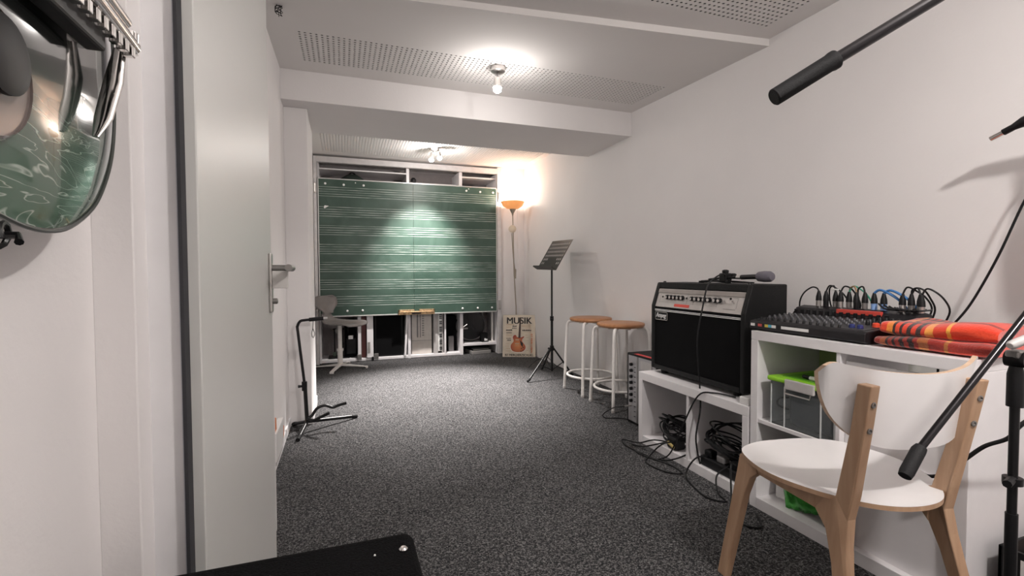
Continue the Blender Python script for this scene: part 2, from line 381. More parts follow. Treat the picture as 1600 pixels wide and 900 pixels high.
# steel frame of the niche, standing on the floor
fr2 = thing('niche_frame', 'white painted steel frame standing around the storage niche behind the blackboard', 'frame', (0, 5.90, 0))
POSTM = mat('frame_paint', (.66, .64, .64), .45)
bx('post', POSTM, -.352, -.30, -.02, .03, 0, 2.415, fr2, .004)
bx('post', POSTM, -.296, -.262, -.03, .03, 0, 2.395, fr2, .004)
bx('post', POSTM, 1.90, 1.952, -.03, .03, 0, 2.415, fr2, .003)
bx('rail', POSTM, -.262, 1.90, -.028, .028, 2.33, 2.395, fr2, .003)
# ---------------------------------------------------------------- storage shelves behind
sh = thing('storage_shelf', 'white built-in storage shelf in the niche behind the blackboard', 'shelf', (0, 5.95, 0))
SX = [(-.262, -.24), (.755, .79), (1.415, 1.455), (1.90, 1.92)]
NICHE = mat('niche_paint', (.30, .27, .27), .8)
bx('back_panel', NICHE, -.262, 1.92, .42, .44, 0, 2.38, sh)
for a, b in SX: bx('divider', WHITE, a, b, 0, .42, .0 if a < 1.4 or a > 1.5 else 0, 2.34, sh, .002)
bx('divider', WHITE, .165, .20, 0, .42, .03, .75, sh, .002)
bx('shelf_board', WHITE, -.24, .755, .0, .42, .004, .034, sh, .002)
bx('shelf_board', WHITE, .79, 1.415, .0, .42, .004, .034, sh, .002)
bx('shelf_board', WHITE, 1.455, 1.90, .0, .42, .112, .142, sh, .002)
bx('shelf_board', WHITE, -.24, .755, .0, .42, 2.262, 2.278, sh, .002)
bx('shelf_board', WHITE, .79, 1.415, .0, .42, 2.10, 2.12, sh, .002)
bx('shelf_board', WHITE, 1.455, 1.90, .0, .42, 2.27, 2.285, sh, .002)
bx('shelf_board', WHITE, -.24, .755, .0, .42, 2.08, 2.095, sh, .002)
bx('shelf_board', WHITE, 1.455, 1.90, .0, .42, 2.08, 2.095, sh, .002)
bx('shelf_board', WHITE, -.24, 1.90, .0, .42, .74, .76, sh, .002)
for x in (.155, .35): bx('corner_clamp', DSTEEL, x, x+.05, -.02, 0, .02, .085, sh, .004)
# contents, from the left
YB2 = 5.95
t = thing('drum_pedal', 'dark drum pedal standing in the leftmost lower compartment', 'pedal', (-.05, YB2+.10, .034))
MB().box(-.12, .12, -.03, .2, 0, .012).build('base_plate', BLACKM, t, bevel=.003)
p_ = MB(); p_.tube([(-.05, .1, .01), (-.05, .12, .34)], .008, 8); p_.tube([(.04, .1, .01), (.04, .12, .34)], .008, 8); p_.tube([(-.07, .12, .34), (.06, .12, .34)], .01, 8)
p_.build('post', BLACKM, t, smooth=True)
MB().lathe([(.02, 0), (.032, .01), (.032, .05), (.02, .06)], 12, rotM((-.01, .06, .33), PI/2)).build('beater', mat('felt', (.32, .32, .30), .9), t, smooth=True)
for x in (-.05, .04): MB().lathe([(.015, 0), (.024, .02), (.018, .05)], 10, rotM((x, .08, .015))).build('foot', mat('green_felt', (.13, .17, .13), .8), t, smooth=True)
MB().prism([(.06, .01), (.14, .28), (.12, .29), (.03, .02)], .05, .07, 'y').build('footboard', BLACKM, t)
t = thing('camera_bag', 'black bag with a shiny buckle, left lower compartment beside the red case', 'bag', (.085, YB2+.10, .034))
MB().box(-.07, .065, 0, .2, 0, .46).build('bag_body', CARPB, t, bevel=.03, seg=4)
MB().box(-.05, .06, -.02, 0, .05, .24).build('pocket', BLACK, t, bevel=.01)
MB().cbox((-.0, -.024, .25), (.06, .01, .05), None).build('buckle', CHROME, t, bevel=.006)
p_ = MB(); p_.tube(smoothpts([(-.03, -.01, .3), (-.02, -.03, .42), (.04, -.03, .40), (.06, 0, .33)]), .006, 6); p_.build('strap', BLACK, t, smooth=True)
RED = mat('oxblood_case', (.10, .018, .016), .5)
t = thing('red_case', 'narrow dark red case standing upright in the storage shelf', 'case', (.232, YB2+.05, .034))
MB().box(-.03, .03, 0, .34, 0, .6).build('case_body', RED, t, bevel=.006); bx('edge_trim', DSTEEL, -.032, -.024, -.004, .0, 0, .6, t)
t = thing('white_plank', 'white board with metal hinge standing between red case and black speaker', 'board', (.305, YB2-.018, .0))
MB().box(-.038, .036, 0, .02, .04, .58).build('plank', WHITE, t, bevel=.002); MB().box(-.03, .0, -.006, 0, .10, .23).build('hinge', STEEL, t, bevel=.002)
bx('foot_block', BLACKM, .015, .040, -.012, 0, .0, .05, t, .004)
t = thing('floor_speaker', 'large black speaker with cloth front behind the blackboard', 'speaker', (.535, YB2+.04, .034))
MB().box(-.175, .165, 0, .33, 0, .60).build('cabinet', TOLEX, t, bevel=.006); bx('grille', GRILLE, -.155, .145, -.008, 0, .02, .58, t)
o = MB().box(-.012, .012, 0, .3, 0, .62).build('leaning_board', WHITE, bevel=.002); o.location = (.718, YB2-.02, .036); o.rotation_euler = (0, math.radians(3.2), 0)
tag(o, 'white board leaning to the right of the black speaker', 'board')
t = thing('electric_keyboard', 'light grey keyboard stood on end with long slots and a ribbed lower part', 'keyboard', (.935, YB2+.06, .034))
KB = mat('keyboard_shell', (.62, .58, .54), .45)
MB().box(-.125, .125, 0, .10, 0, .68).build('shell', KB, t, bevel=.004)
rb = MB()
for k in range(26): rb.box(-.12+k*.0093, -.12+k*.0093+.005, -.004, 0, .01, .16)
rb.build('ribs', KB, t); bx('groove', DSTEEL, -.124, .124, -.002, 0, .168, .173, t)
bx('slot', GREYP, -.063, -.045, -.003, 0, .21, .66, t); bx('slot', GREYP, -.025, -.015, -.003, 0, .21, .66, t)
bt = None
for k in range(14):
    if bt is None: bt = MB().box(-.012, .014, -.006, 0, 0, .016).build('button', DSTEEL, t, bevel=.002); bt.location = (.015, 0, .23)
    else: part_copy(bt, (.015, 0, .23+k*.03), t)
t = thing('piano_keyboard', 'keyboard stood on end showing its white and black keys, narrow slot of the shelf', 'keyboard', (1.135, YB2+.02, .034))
MB().box(-.058, .0, 0, .12, 0, .66).build('shell', LGREYP, t, bevel=.01); MB().box(.05, .062, 0, .1, 0, .66).build('shell_edge', LGREYP, t, bevel=.003)
wk = bk = None
for k in range(27):
    z = .03+k*.0232
    if wk is None: wk = MB().box(.0, .05, .01, .05, 0, .0222).build('white_key', MG, t); wk.location = (0, 0, z)
    else: part_copy(wk, (0, 0, z), t)
    if k % 7 not in (2, 6):
        if bk is None: bk = MB().box(.018, .05, -.002, .012, 0, .012).build('black_key', BLACK, t); bk.location = (0, 0, z+.017)
        else: part_copy(bk, (0, 0, z+.017), t)
o = bx('thin_divider_board', WHITE, 1.212, 1.232, YB2, YB2+.35, .034, .66); tag(o, 'thin white board standing beside the piano keys', 'board')
t = thing('cable_box', 'dark narrow box with a grey lid in the slot left of the kick drum', 'box', (1.33, YB2+.15, .034))
MB().box(-.075, .07, 0, .2, 0, .46).build('box_body', CARPB, t, bevel=.01); MB().box(-.04, .03, -.03, 0, .0, .20).build('lid', GREYP, t, bevel=.01)
t = thing('kick_drum', 'black glossy drum case with a chrome clip on the lower right shelf board', 'drum', (1.60, YB2+.16, .142))
DG = mat('drum_gloss', (.018, .018, .02), .22, coat=.5)
MB().lathe([(.02, 0), (.19, 0), (.205, .02), (.205, .14)], 32, rotM((0, .0, .215), -PI/2)).build('shell', DG, t, smooth=True)
q = MB(); q.tube([(.195*math.cos(a*PI/16), -.008, .215+.195*math.sin(a*PI/16)) for a in range(32)], .010, 8, closed=True); q.build('hoop', mat('hoop', (.09, .085, .085), .3), t, smooth=True)
MB().box(-.12, -.05, -.03, 0, .17, .19, None).build('clip', CHROME, t, bevel=.004); MB().tube([(-.11, -.03, .2), (-.06, -.03, .235)], .008, 8).build('clip_rod', CHROME, t)
t = thing('black_stand_box', 'small black box with a white label beside the drum case', 'box', (1.765, YB2+.05, .142))
MB().box(-.05, .035, 0, .1, 0, .12).build('box_body', BLACK, t, bevel=.004)
lb = MB(); lb.box(-.012, .006, -.002, 0, .018, .05); lb.box(.009, .028, -.002, 0, .018, .043); lb.build('label', MG, t)
t = thing('metal_stand', 'white metal stand with foot plates at the right end of the lower shelf', 'stand', (1.865, YB2+.06, .142))
q = MB(); q.box(-.012, .012, 0, .02, .01, .40); q.build('upright', WHITEM, t, bevel=.002)
bx('foot_plate', WHITEM, -.05, .03, -.01, .04, 0, .012, t, .002); bx('head_plate', WHITEM, -.05, .03, -.01, .04, .40, .414, t, .002)
o = bx('grey_rod', LGREYP, 1.765, 1.785, YB2+.20, YB2+.22, .142, .7); tag(o, 'thin grey upright strip standing behind the labelled black box', 'rod')
t = thing('laptop_case', 'flat silver case lying on the floor under the shelf, right lower corner', 'case', (1.70, YB2-.02, 0), math.radians(8))
MB().box(-.14, .13, 0, .25, 0, .045).build('case_body', mat('case_grey', (.35, .34, .33), .4, .3), t, bevel=.006)
MB().box(-.13, .12, .02, .25, .045, .08).build('case_lid', BLACKM, t, bevel=.006); bx('handle', STEEL, -.12, .10, .005, .018, .052, .064, t, .003)
# things on the top row
t = thing('soft_bag', 'dark soft bag slumped in the top left compartment above the blackboard', 'bag', (.13, YB2+.1, 2.095))
g = MB().lathe([(.02, 0), (.16, .01), (.17, .06), (.10, .12), (.03, .15)], 18, Matrix.Diagonal((1, .7, 1, 1))); g.build('bag_body', mat('bag_cloth', (.02, .03, .025), .9), t, smooth=True, subsurf=1)
MB().tube(smoothpts([(-.06, 0, .12), (0, 0, .165), (.07, 0, .11)]), .008, 6).build('strap', BLACK, t, smooth=True)
t = thing('folded_sheet', 'pale folded board lying in the top middle compartment', 'board', (1.1, YB2+.05, 2.12))
MB().box(-.29, .29, 0, .3, 0, .06).build('stack', WHITE, t, bevel=.004); MB().lathe([(.03, 0), (.035, .03), (.02, .05)], 12, rotM((-.255, -.02, .06))).build('knob', BLACK, t, smooth=True)

# ---------------------------------------------------------------- grey swivel chair
t = thing('swivel_chair', 'grey shell swivel chair with white four-star base in front of the blackboard', 'chair', (-.035, 5.585, 0))
def star(t):
    m = None
    for k in range(4):
        a = math.radians(-17+90*k); M = rotM((0, 0, 0), 0, 0, a)
        MB().prism([(0, .055), (.27, .022), (.30, .022), (.30, .0), (.285, .0), (.28, .018), (0, .03)], -.021, .021, 'y', M).build('leg', WHITEM, t, bevel=.003)
star(t)
MB().lathe([(.028, .03), (.028, .20), (.022, .205), (.022, .49)], 16).build('column', WHITEM, t, smooth=True)
MB().lathe([(.036, .195), (.036, .222)], 16).build('collar', WHITEM, t, smooth=True)
def shell(t, rot):
    prof = [(.24, .475, .16), (.22, .497, .20), (.14, .508, .225), (.02, .505, .22), (-.08, .512, .17), (-.145, .535, .105), (-.172, .575, .08), (-.185, .63, .085), (-.195, .665, .13), (-.205, .70, .175), (-.215, .755, .185), (-.222, .79, .165), (-.225, .805, .11)]
    g = []
    pr = smoothpts([(a, b, c) for a, b, c in prof], 3)
    for p in pr:
        row = []
        for j in range(11):
            s = (j-5)/5; y = s*p.z; curl = .035*s*s*(1 if p.y > .6 else .3)
            row.append((p.x+(curl if p.y > .6 else 0), y, p.y+(0 if p.y > .6 else curl)))
        g.append(row)
    return MB().grid(g, rotM((0, 0, 0), 0, 0, rot)).build('shell', mat('shell_grey', (.21, .19, .185), .5), t, smooth=True, solid=.011)
s_ = shell(t, math.radians(-38))
MB().box(-.08, .08, -.08, .08, .485, .497, rotM((0, 0, 0), 0, 0, math.radians(-38))).build('seat_plate', DSTEEL, t)

# ---------------------------------------------------------------- guitar stand
t = thing('guitar_stand', 'black gooseneck guitar stand on the carpet beside the pillar', 'stand', (-.235, 3.40, 0))
q = MB(); q.tube([(0, .02, .055), (-.012, .04, .33)], .0125, 12); q.build('lower_tube', BLACKM, t, smooth=True)
q = MB(); q.tube(smoothpts([(-.012, .04, .30), (-.05, .06, .66), (-.052, .06, .70), (-.035, .06, .733), (-.005, .06, .74), (.03, .06, .742)], 6), .009, 12); q.build('neck_tube', BLACKM, t, smooth=True)
q = MB(); q.tube([(.02, .06, .742), (.11, .06, .748)], .013, 12); q.build('padded_arm', RUBBER, t, smooth=True)
MB().tube([(.11, .06, .748), (.135, .06, .749)], .008, 10).build('arm_tip', LGREYP, t, smooth=True)
q = MB(); q.tube([(-.014, .04, .27), (-.014, .04, .33)], .017, 12); q.build('clamp', BLACK, t, smooth=True)
MB().tube([(-.014, .04, .30), (-.052, .03, .302)], [.006, .010], 8).build('clamp_knob', BLACK, t, smooth=True)
for e in ((-.04, -.165, .012), (.31, .21, .012), (-.095, .17, .012)):
    q = MB(); q.tube([(0, .02, .065), (e[0], e[1], .014)], .0115, 10); lg = q.build('leg', BLACKM, t, smooth=True)
    d = (Vector(e)-V(0, .02, .065)).normalized(); pe = V(e[0], e[1], .014)
    MB().tube([pe-d*.03, pe+d*.012], .0135, 10).build('rubber_foot', RUBBER, lg, smooth=True)
q = MB(); q.tube(smoothpts([(0, .02, .085), (.03, .03, .10), (.06, .04, .14), (.11, .05, .155), (.16, .055, .135), (.20, .06, .145), (.25, .06, .155)], 5), .010, 10); q.build('cradle_arm', BLACKM, t, smooth=True)
q = MB(); q.tube(smoothpts([(0, .02, .085), (.04, -.02, .08), (.08, -.04, .10), (.14, -.06, .13)], 5), .010, 10); q.build('cradle_arm', BLACKM, t, smooth=True)
q = MB(); q.tube(smoothpts([(.045, .06, .735), (.042, .06, .68), (.034, .06, .645), (.044, .06, .62), (.054, .06, .645), (.043, .06, .68)], 5), .0022, 6); q.build('strap_loop', BLACK, t, smooth=True)

# ---------------------------------------------------------------- floor lamp
t = thing('floor_lamp', 'slim floor lamp with amber glass bowl and reading arm, right of the blackboard', 'lamp', (2.08, 5.66, 0))
BRN = mat('satin_bronze', (.38, .33, .27), .35, .9)
MB().lathe([(.12, 0), (.12, .012), (.03, .03), (.01, .035)], 32).build('base', BRN, t, smooth=True)
q = MB(); q.tube([(0, 0, .02), (-.005, 0, .62), (-.03, 0, 1.05), (-.046, 0, 1.80)], .0075, 10); q.build('pole', BRN, t, smooth=True)
MB().lathe([(.008, 1.77), (.014, 1.80), (.042, 1.855), (.010, 1.86)], 20, rotM((-.046, 0, 0))).build('socket_cone', BRN, t, smooth=True)
AMB = mat('amber_glass', (.72, .36, .15), .35, emit=(1, .36, .10), es=.22)
bowl = MB().lathe([(.03, 1.852), (.075, 1.862), (.125, 1.895), (.150, 1.945), (.145, 1.945), (.118, 1.90), (.07, 1.872), (.03, 1.866)], 36, rotM((-.046, 0, 0))).build('lamp_shade', AMB, t, smooth=True)
MB().lathe([(.01, 1.872), (.02, 1.88), (.02, 1.91), (.006, 1.925)], 14, rotM((-.046, 0, 0))).build('bulb', GLOW, t, smooth=True)
q = MB(); q.tube(smoothpts([(-.012, -.006, 1.05), (-.05, -.03, 1.25), (-.07, -.035, 1.50), (-.075, -.035, 1.55)], 5), .005, 8); q.build('reading_arm', BRN, t, smooth=True)
MB().lathe([(.014, -.02), (.044, -.014), (.048, .02), (.038, .026), (.012, .028)], 24, alignM((-.068, -.045, 1.60), (-.3, -1, 0))).build('reading_head', mat('cream_metal', (.62, .52, .40), .4), t, smooth=True)
MB().tube([(-.018, 0, .98), (-.014, 0, 1.10)], .014, 10).build('switch_collar', BRN, t, smooth=True)
q = MB(); q.tube(smoothpts([(.02, .0, .012), (.08, .06, .015), (.10, .12, .30), (.098, .18, .8), (.100, .20, 1.5), (.10, .222, 1.9)], 6), .003, 6); q = q.build('lamp_cable', WHITEP, t, smooth=True)

# ---------------------------------------------------------------- poster
t = thing('music_poster', 'metal poster with a red guitar and bold lettering leaning in the far corner', 'poster', (2.065, 5.535, 0), math.radians(-24))
PAPER = mat('poster_cream', (.66, .58, .47), .6, var=.12, scale=9)
tilt = rotM((0, 0, 0.002), math.radians(-10))
PW, PH = .41, .525
pm = MB().box(-PW/2, PW/2, 0, .008, 0, PH, tilt).build('sheet', PAPER, t); 
em = MB()
for a in ((-PW/2-.003, -PW/2, 0, PH), (PW/2, PW/2+.003, 0, PH), (-PW/2, PW/2, -.003, 0), (-PW/2, PW/2, PH, PH+.003)): em.box(a[0], a[1], -.001, .009, a[2], a[3], tilt)
em.build('edge', DSTEEL, t)
INK = mat('print_black', (.03, .025, .025), .7); ORG = mat('print_orange', (.55, .16, .06), .7); TAN = mat('print_tan', (.50, .33, .20), .7)
fM = tilt @ rotM((0, -.001, 0), PI/2)
text('lettering', 'MUSIK', .115, INK, fM @ Matrix.Translation((0, .415, 0)), t, align='CENTER', sx=.98, bold=.0035)
text('lettering', 'IST MEIN HERZSCHLAG', .040, INK, fM @ Matrix.Translation((0, .010, 0)), t, align='CENTER', sx=.84, bold=.0012)
text('lettering', 'IST MEIN LEBEN', .036, ORG, fM @ rotM((.145, .29, 0), 0, 0, -PI/2), t, sx=.95, bold=.001)
pb = MB(); pt = MB()
for (x0, x1, z, h, ink) in ((-.16, -.06, .398, .012, 0), (-.085, -.03, .375, .018, 1), (-.16, -.10, .368, .008, 0), (-.09, -.03, .352, .012, 1), (.03, .15, .395, .008, 0), (.03, .15, .378, .010, 0), (.08, .15, .360, .006, 0),
    (-.165, -.085, .325, .020, 1), (.04, .155, .322, .020, 1), (-.16, -.09, .295, .012, 1), (-.16, -.09, .275, .006, 0), (-.16, -.09, .262, .006, 0), (-.16, -.10, .225, .010, 1), (-.15, -.10, .20, .014, 1),
    (-.165, -.125, .16, .006, 0), (-.165, -.125, .13, .006, 0), (-.165, -.11, .10, .006, 0), (-.165, -.10, .07, .006, 0), (.075, .11, .27, .006, 0), (.085, .12, .24, .006, 0), (.09, .12, .2, .006, 0), (.06, .155, .306, .004, 0), (.09, .12, .08, .006, 0)):
    n = max(2, int((x1-x0)/.011))
    for k in range(n):
        a = x0+(x1-x0)*k/n; (pb if ink else pt).box(a, a+(x1-x0)/n*.72, -.0018, 0, z, z+h*random.uniform(.75, 1), tilt)
pb.build('small_print', INK, t, kind='stuff'); pt.build('small_print', TAN, t, kind='stuff')
def outline(seq, sc, ox, oz): return [(ox+p.x*sc, oz+p.y*sc) for p in smoothpts([(a, b, 0) for a, b in seq], 5)]
gout = [(0, 0), (.55, .05), (.95, .38), (1.0, .8), (.72, 1.2), (.56, 1.45), (.60, 1.75), (.80, 1.98), (.78, 2.12), (.42, 1.98), (.16, 2.0), (-.16, 2.02), (-.32, 2.28), (-.60, 2.22), (-.72, 1.95), (-.62, 1.6), (-.66, 1.35), (-.95, 1.0), (-1.0, .6), (-.8, .2), (-.4, .03), (0, 0)]
gp = outline(gout, .093, -.012, .060)
RS = D.materials.new('sunburst'); RS.use_nodes = True; nt = RS.node_tree; b = nt.nodes['Principled BSDF']; b.inputs['Roughness'].default_value = .5
tc = nt.nodes.new('ShaderNodeTexCoord'); mp2 = nt.nodes.new('ShaderNodeMapping'); mp2.inputs['Location'].default_value = (.10, 0, -1.15); mp2.inputs['Scale'].default_value = (9, 0, 8)
gr = nt.nodes.new('ShaderNodeTexGradient'); gr.gradient_type = 'SPHERICAL'; rp = nt.nodes.new('ShaderNodeValToRGB')
rp.color_ramp.elements[0].color = (.32, .045, .025, 1); rp.color_ramp.elements[1].color = (.70, .26, .08, 1)
nt.links.new(tc.outputs['Object'], mp2.inputs['Vector']); nt.links.new(mp2.outputs['Vector'], gr.inputs['Vector']); nt.links.new(gr.outputs['Fac'], rp.inputs['Fac']); nt.links.new(rp.outputs['Color'], b.inputs['Base Color'])
halo = outline([(a*1.06, b*1.03-.05) for a, b in gout], .093, -.012, .058)
MB().prism(halo[:-1], -.0022, -.0008, 'y', tilt).build('printed_guitar_halo', mat('print_cream', (.78, .72, .64), .6), t)
gg = MB().prism(gp[:-1], -.0034, -.0022, 'y', tilt).build('printed_guitar', RS, t)
MB().add([(.012-.022, -.0036, .235), (.012+.006, -.0036, .235), (.02+.004, -.0036, .495), (.02-.014, -.0036, .495)], [(0, 1, 2, 3)], tilt).build('printed_neck', mat('print_brown', (.06, .035, .03), .6), gg)
MB().prism([(.01, .21), (.05, .17), (.045, .12), (.022, .15)], -.0042, -.0036, 'y', tilt).build('printed_pickguard', INK, gg)
q = MB(); q.box(-.045, .0, -.0042, -.0036, .205, .222, tilt); q.box(-.05, .002, -.0042, -.0036, .155, .172, tilt); q.box(-.052, .002, -.0042, -.0036, .135, .141, tilt); q.build('printed_pickups', TAN, gg)
q = MB()
for x, z in ((.052, .118), (.03, .105), (.05, .082), (.026, .07)): q.lathe([(.007, 0), (.006, .001)], 10, tilt @ rotM((x, -.0034, z), PI/2))
q.build('printed_knobs', INK, gg)

# ---------------------------------------------------------------- music stand
t = thing('music_stand', 'black orchestra music stand with perforated desk by the right wall', 'stand', (2.0, 4.40, 0))
q = MB(); q.tube([(0, 0, .05), (0, 0, .60)], .013, 12); q.build('lower_pole', BLACKM, t, smooth=True)
q = MB(); q.tube([(0, 0, .55), (0, 0, 1.13)], .0095, 12); q.build('upper_pole', BLACKM, t, smooth=True)
q = MB(); q.tube([(0, 0, .565), (0, 0, .61)], .019, 12); q.tube([(0, 0, .585), (-.02, -.035, .585)], .007, 8); q.build('collar', BLACK, t, smooth=True)
q = MB(); q.tube([(0, 0, .26), (0, 0, .31)], .021, 12); q.tube([(-.01, 0, .285), (-.045, -.02, .285)], [.006, .012], 8); q.build('hub', BLACK, t, smooth=True)
for e in ((-.335, -.19), (.19, -.09), (.02, .30)):
    L = MB(); L.tube([(e[0]*.06, e[1]*.06, .29), (e[0], e[1], .012)], .009, 10); lg = L.build('leg', BLACKM, t, smooth=True)
    L = MB(); L.tube([(0, 0, .06), (e[0]*.55, e[1]*.55, .145)], .005, 6); L.build('strut', BLACKM, lg, smooth=True)
    L = MB(); L.tube([(e[0]*.93, e[1]*.93, .03), (e[0]*1.03, e[1]*1.03, .013)], .0115, 10); L.build('rubber_foot', RUBBER, lg, smooth=True)
# desk: width along y, sloping towards +x ; holes are real openings
DM = rotM((-.062, .0, 1.085), 0, math.radians(31), 0) @ Matrix.Rotation(math.radians(1.5), 4, 'X')
W2, H2 = .245, .345
rowz = [.30, .255, .21, .165, .12, .075]
def desk():
    ny, nz = 22, 12
    holes = {}
    m = MB(); T = .0015
    cols = 11; pitch = 2*W2/(cols+1)
    ys = [-W2+pitch*.5+i*pitch for i in range(cols+1)]
    zb = [0]+[z-.0225 for z in reversed(rowz)]+[.3225, H2]
    ys = [-W2]+ys[0:]+[W2]
    def hole(k, r):
        if k == 0 or k > cols: return False
        if r < 0 or r > 5: return False
        if r >= 2: return True
        if r == 1: return k <= 3 or k >= cols-2
        return k <= 2 or k >= cols-1
    for zi in range(len(zb)-1):
        for yi in range(len(ys)-1):
            y0, y1, z0, z1 = ys[yi], ys[yi+1], zb[zi], zb[zi+1]; r = zi-1
            if 0 <= r <= 5 and hole(yi, r) and yi < len(ys)-1:
                cy, cz = (y0+y1)/2, (z0+z1)/2; a, b_ = .0115, .0165; sk = .0
                sq = [(y1, cz), (y1, z1), (cy, z1), (y0, z1), (y0, cz), (y0, z0), (cy, z0), (y1, z0)]
                vs = [(0, p, q_) for p, q_ in sq]+[(0, cy+a*math.cos(k*PI/4), cz+b_*math.sin(k*PI/4)) for k in range(8)]
                m.add(vs, [(k, (k+1) % 8, 8+(k+1) % 8, 8+k) for k in range(8)], DM)
            else: m.add([(0, y0, z0), (0, y1, z0), (0, y1, z1), (0, y0, z1)], [(0, 1, 2, 3)], DM)
    return m.build('desk', mat('desk_metal', (.022, .022, .022), .4, .3), t, solid=.003)
desk()
MB().box(-.055, .002, -W2, W2, -.003, .0, DM).build('ledge', D.materials['desk_metal'], t)
MB().box(-.057, -.054, -W2, W2, -.003, .012, DM).build('ledge_lip', D.materials['desk_metal'], t)
MB().cbox((.018, 0, .08), (.03, .06, .10), DM).build('bracket', BLACK, t, bevel=.004)
q = MB(); q.tube(smoothpts([(-.12, .25, .004), (-.10, .20, .05), (-.02, .20, .10), (.08, .2, .12), (.15, .18, .05), (.2, .10, .006), (.22, -.1, .006)], 6), .0032, 6)
q = q.build('floor_cable', BLACK, smooth=True); q.location = (2.04, 4.60, 0); tag(q, 'thin black cable looping off the floor behind the music stand', 'cable')

# ---------------------------------------------------------------- stools
t = thing('stool', 'round wooden stool with white tube legs, the one further back by the music stand', 'stool', (2.065, 3.715, 0), 0, 'wooden stools with white legs')
pr = [(.155, .622), (.178, .628), (.186, .640), (.184, .652), (.172, .657), (.02, .654)]
MB().lathe(pr, 48).build('seat', STOOLW, t, smooth=True)
for sx in (-1, 1):
    for s2 in (-1, 1):
        q = MB(); q.tube(smoothpts([(sx*.09, s2*.09, .617), (sx*.135, s2*.135, .614), (sx*.153, s2*.153, .585), (sx*.158, s2*.158, .5), (sx*.172, s2*.172, .012)], 6), .0125, 12)
        lg = q.build('leg', WHITEM, t, smooth=True)
        MB().lathe([(.013, 0), (.0145, .004), (.0145, .02)], 10, rotM((sx*.1725, s2*.1725, 0))).build('rubber_foot', LGREYP, lg)
q = MB(); q.tube([(.205*math.cos(a*PI/24), .205*math.sin(a*PI/24), .15) for a in range(48)], .0105, 10, closed=True); q.build('foot_ring', WHITEM, t, smooth=True)
q = MB(); q.box(-.12, .12, -.015, .015, .609, .622); q.box(-.015, .015, -.12, .12, .609, .622); q.build('seat_cross', WHITEM, t)
dup(t, (2.065, 3.235, 0), 0, 'round wooden stool with white tube legs, the nearer one beside the black amplifier')

# ---------------------------------------------------------------- rack amp on the floor
t = thing('mixer_amp', 'black-cased amplifier stood on its side with silver knob panel and red sticker', 'amplifier', (1.885, 2.70, 0))
MB().box(0, .30, -.17, .17, 0, .49).build('case', TOLEX, t, bevel=.008)
bx('panel', mat('silver_panel', (.42, .41, .42), .4, .5), -.003, 0, -.16, .145, .02, .475, t)
bx('panel_strip', DSTEEL, -.005, -.003, .03, .045, .02, .475, t)
bx('meter', LGREYP, -.006, -.003, -.12, .0, .40, .455, t)
bx('sticker', mat('red_sticker', (.60, .05, .05), .5), -.001, .03, -.13, .08, .4895, .4915, t)
kn = None
for k in range(7):
    z = .415-k*.042
    if kn is None: kn = MB().lathe([(.012, 0), (.011, .016), (.004, .018)], 12, rotM((0, 0, 0), 0, -PI/2)).build('knob', BLACK, t, smooth=True); kn.location = (-.003, .105, z)
    else: part_copy(kn, (-.003, .105, z), t)
ks = None
for k in range(11):
    z = .40-k*.034
    if ks is None: ks = MB().cbox((0, 0, 0), (.004, .016, .004)).build('switch', BLACK, t); ks.location = (-.004, .068, z)
    else: part_copy(ks, (-.004, .068, z), t)
q = MB(); q.tube([(-.05, .12, .12), (-.003, .12, .125)], .006, 8); pg = q.build('plug', STEEL, t, smooth=True)
q = MB(); q.tube(smoothpts([(-.05, .12, .12), (-.12, .15, .11), (-.17, .20, .06), (-.12, .26, .008), (-.03, .22, .008), (.02, .16, .008)], 6), .004, 6); q.build('cable', BLACK, pg, smooth=True)

# ---------------------------------------------------------------- low shelf
t = thing('low_shelf', 'low white two-cell cube shelf carrying the black guitar amplifier', 'shelf', (1.72, 1.645, 0))
bx('top_board', WHITE, 0, .39, 0, .845, .393, .44, t, .002); bx('bottom_board', WHITE, .004, .39, .037, .808, .0, .05, t, .002)
bx('side_panel', WHITE, .0, .39, 0, .037, 0, .393, t, .002); bx('side_panel', WHITE, .0, .39, .808, .845, 0, .393, t, .002)
bx('divider', WHITE, .004, .39, .40, .417, .05, .393, t, .001)
o = MB().box(0, .07, 0, .055, 0, .035).build('adapter_block', WHITEP, bevel=.005); o.location = (1.73, 1.655, .44)
tag(o, 'small white block on the right end of the low shelf beside the amplifier', 'adapter')

# ---------------------------------------------------------------- guitar amplifier
t = thing('guitar_amplifier', 'large black combo guitar amplifier with silver control panel on the low shelf', 'amplifier', (1.795, 1.745, .44))
AW = .725; AH = .55
prof = [(0, .025), (0, .41), (.045, AH), (.27, AH), (.27, .025)]
for nm, y0, y1 in (('side_panel', 0, .028), ('side_panel', AW-.028, AW)): MB().prism(prof, y0, y1, 'y').build(nm, TOLEX, t, bevel=.007)
MB().prism([(.043, AH-.035), (.046, AH), (.27, AH), (.27, AH-.035)], .028, AW-.028, 'y').build('top_panel', TOLEX, t, bevel=.003)
bx('bottom_panel', TOLEX, .0, .27, .028, AW-.028, .025, .05, t, .003)
bx('back_panel', TOLEX, .245, .26, .028, AW-.028, .05, AH-.035, t)
bx('grille', GRILLE, .010, .025, .028, AW-.028, .05, .40, t)
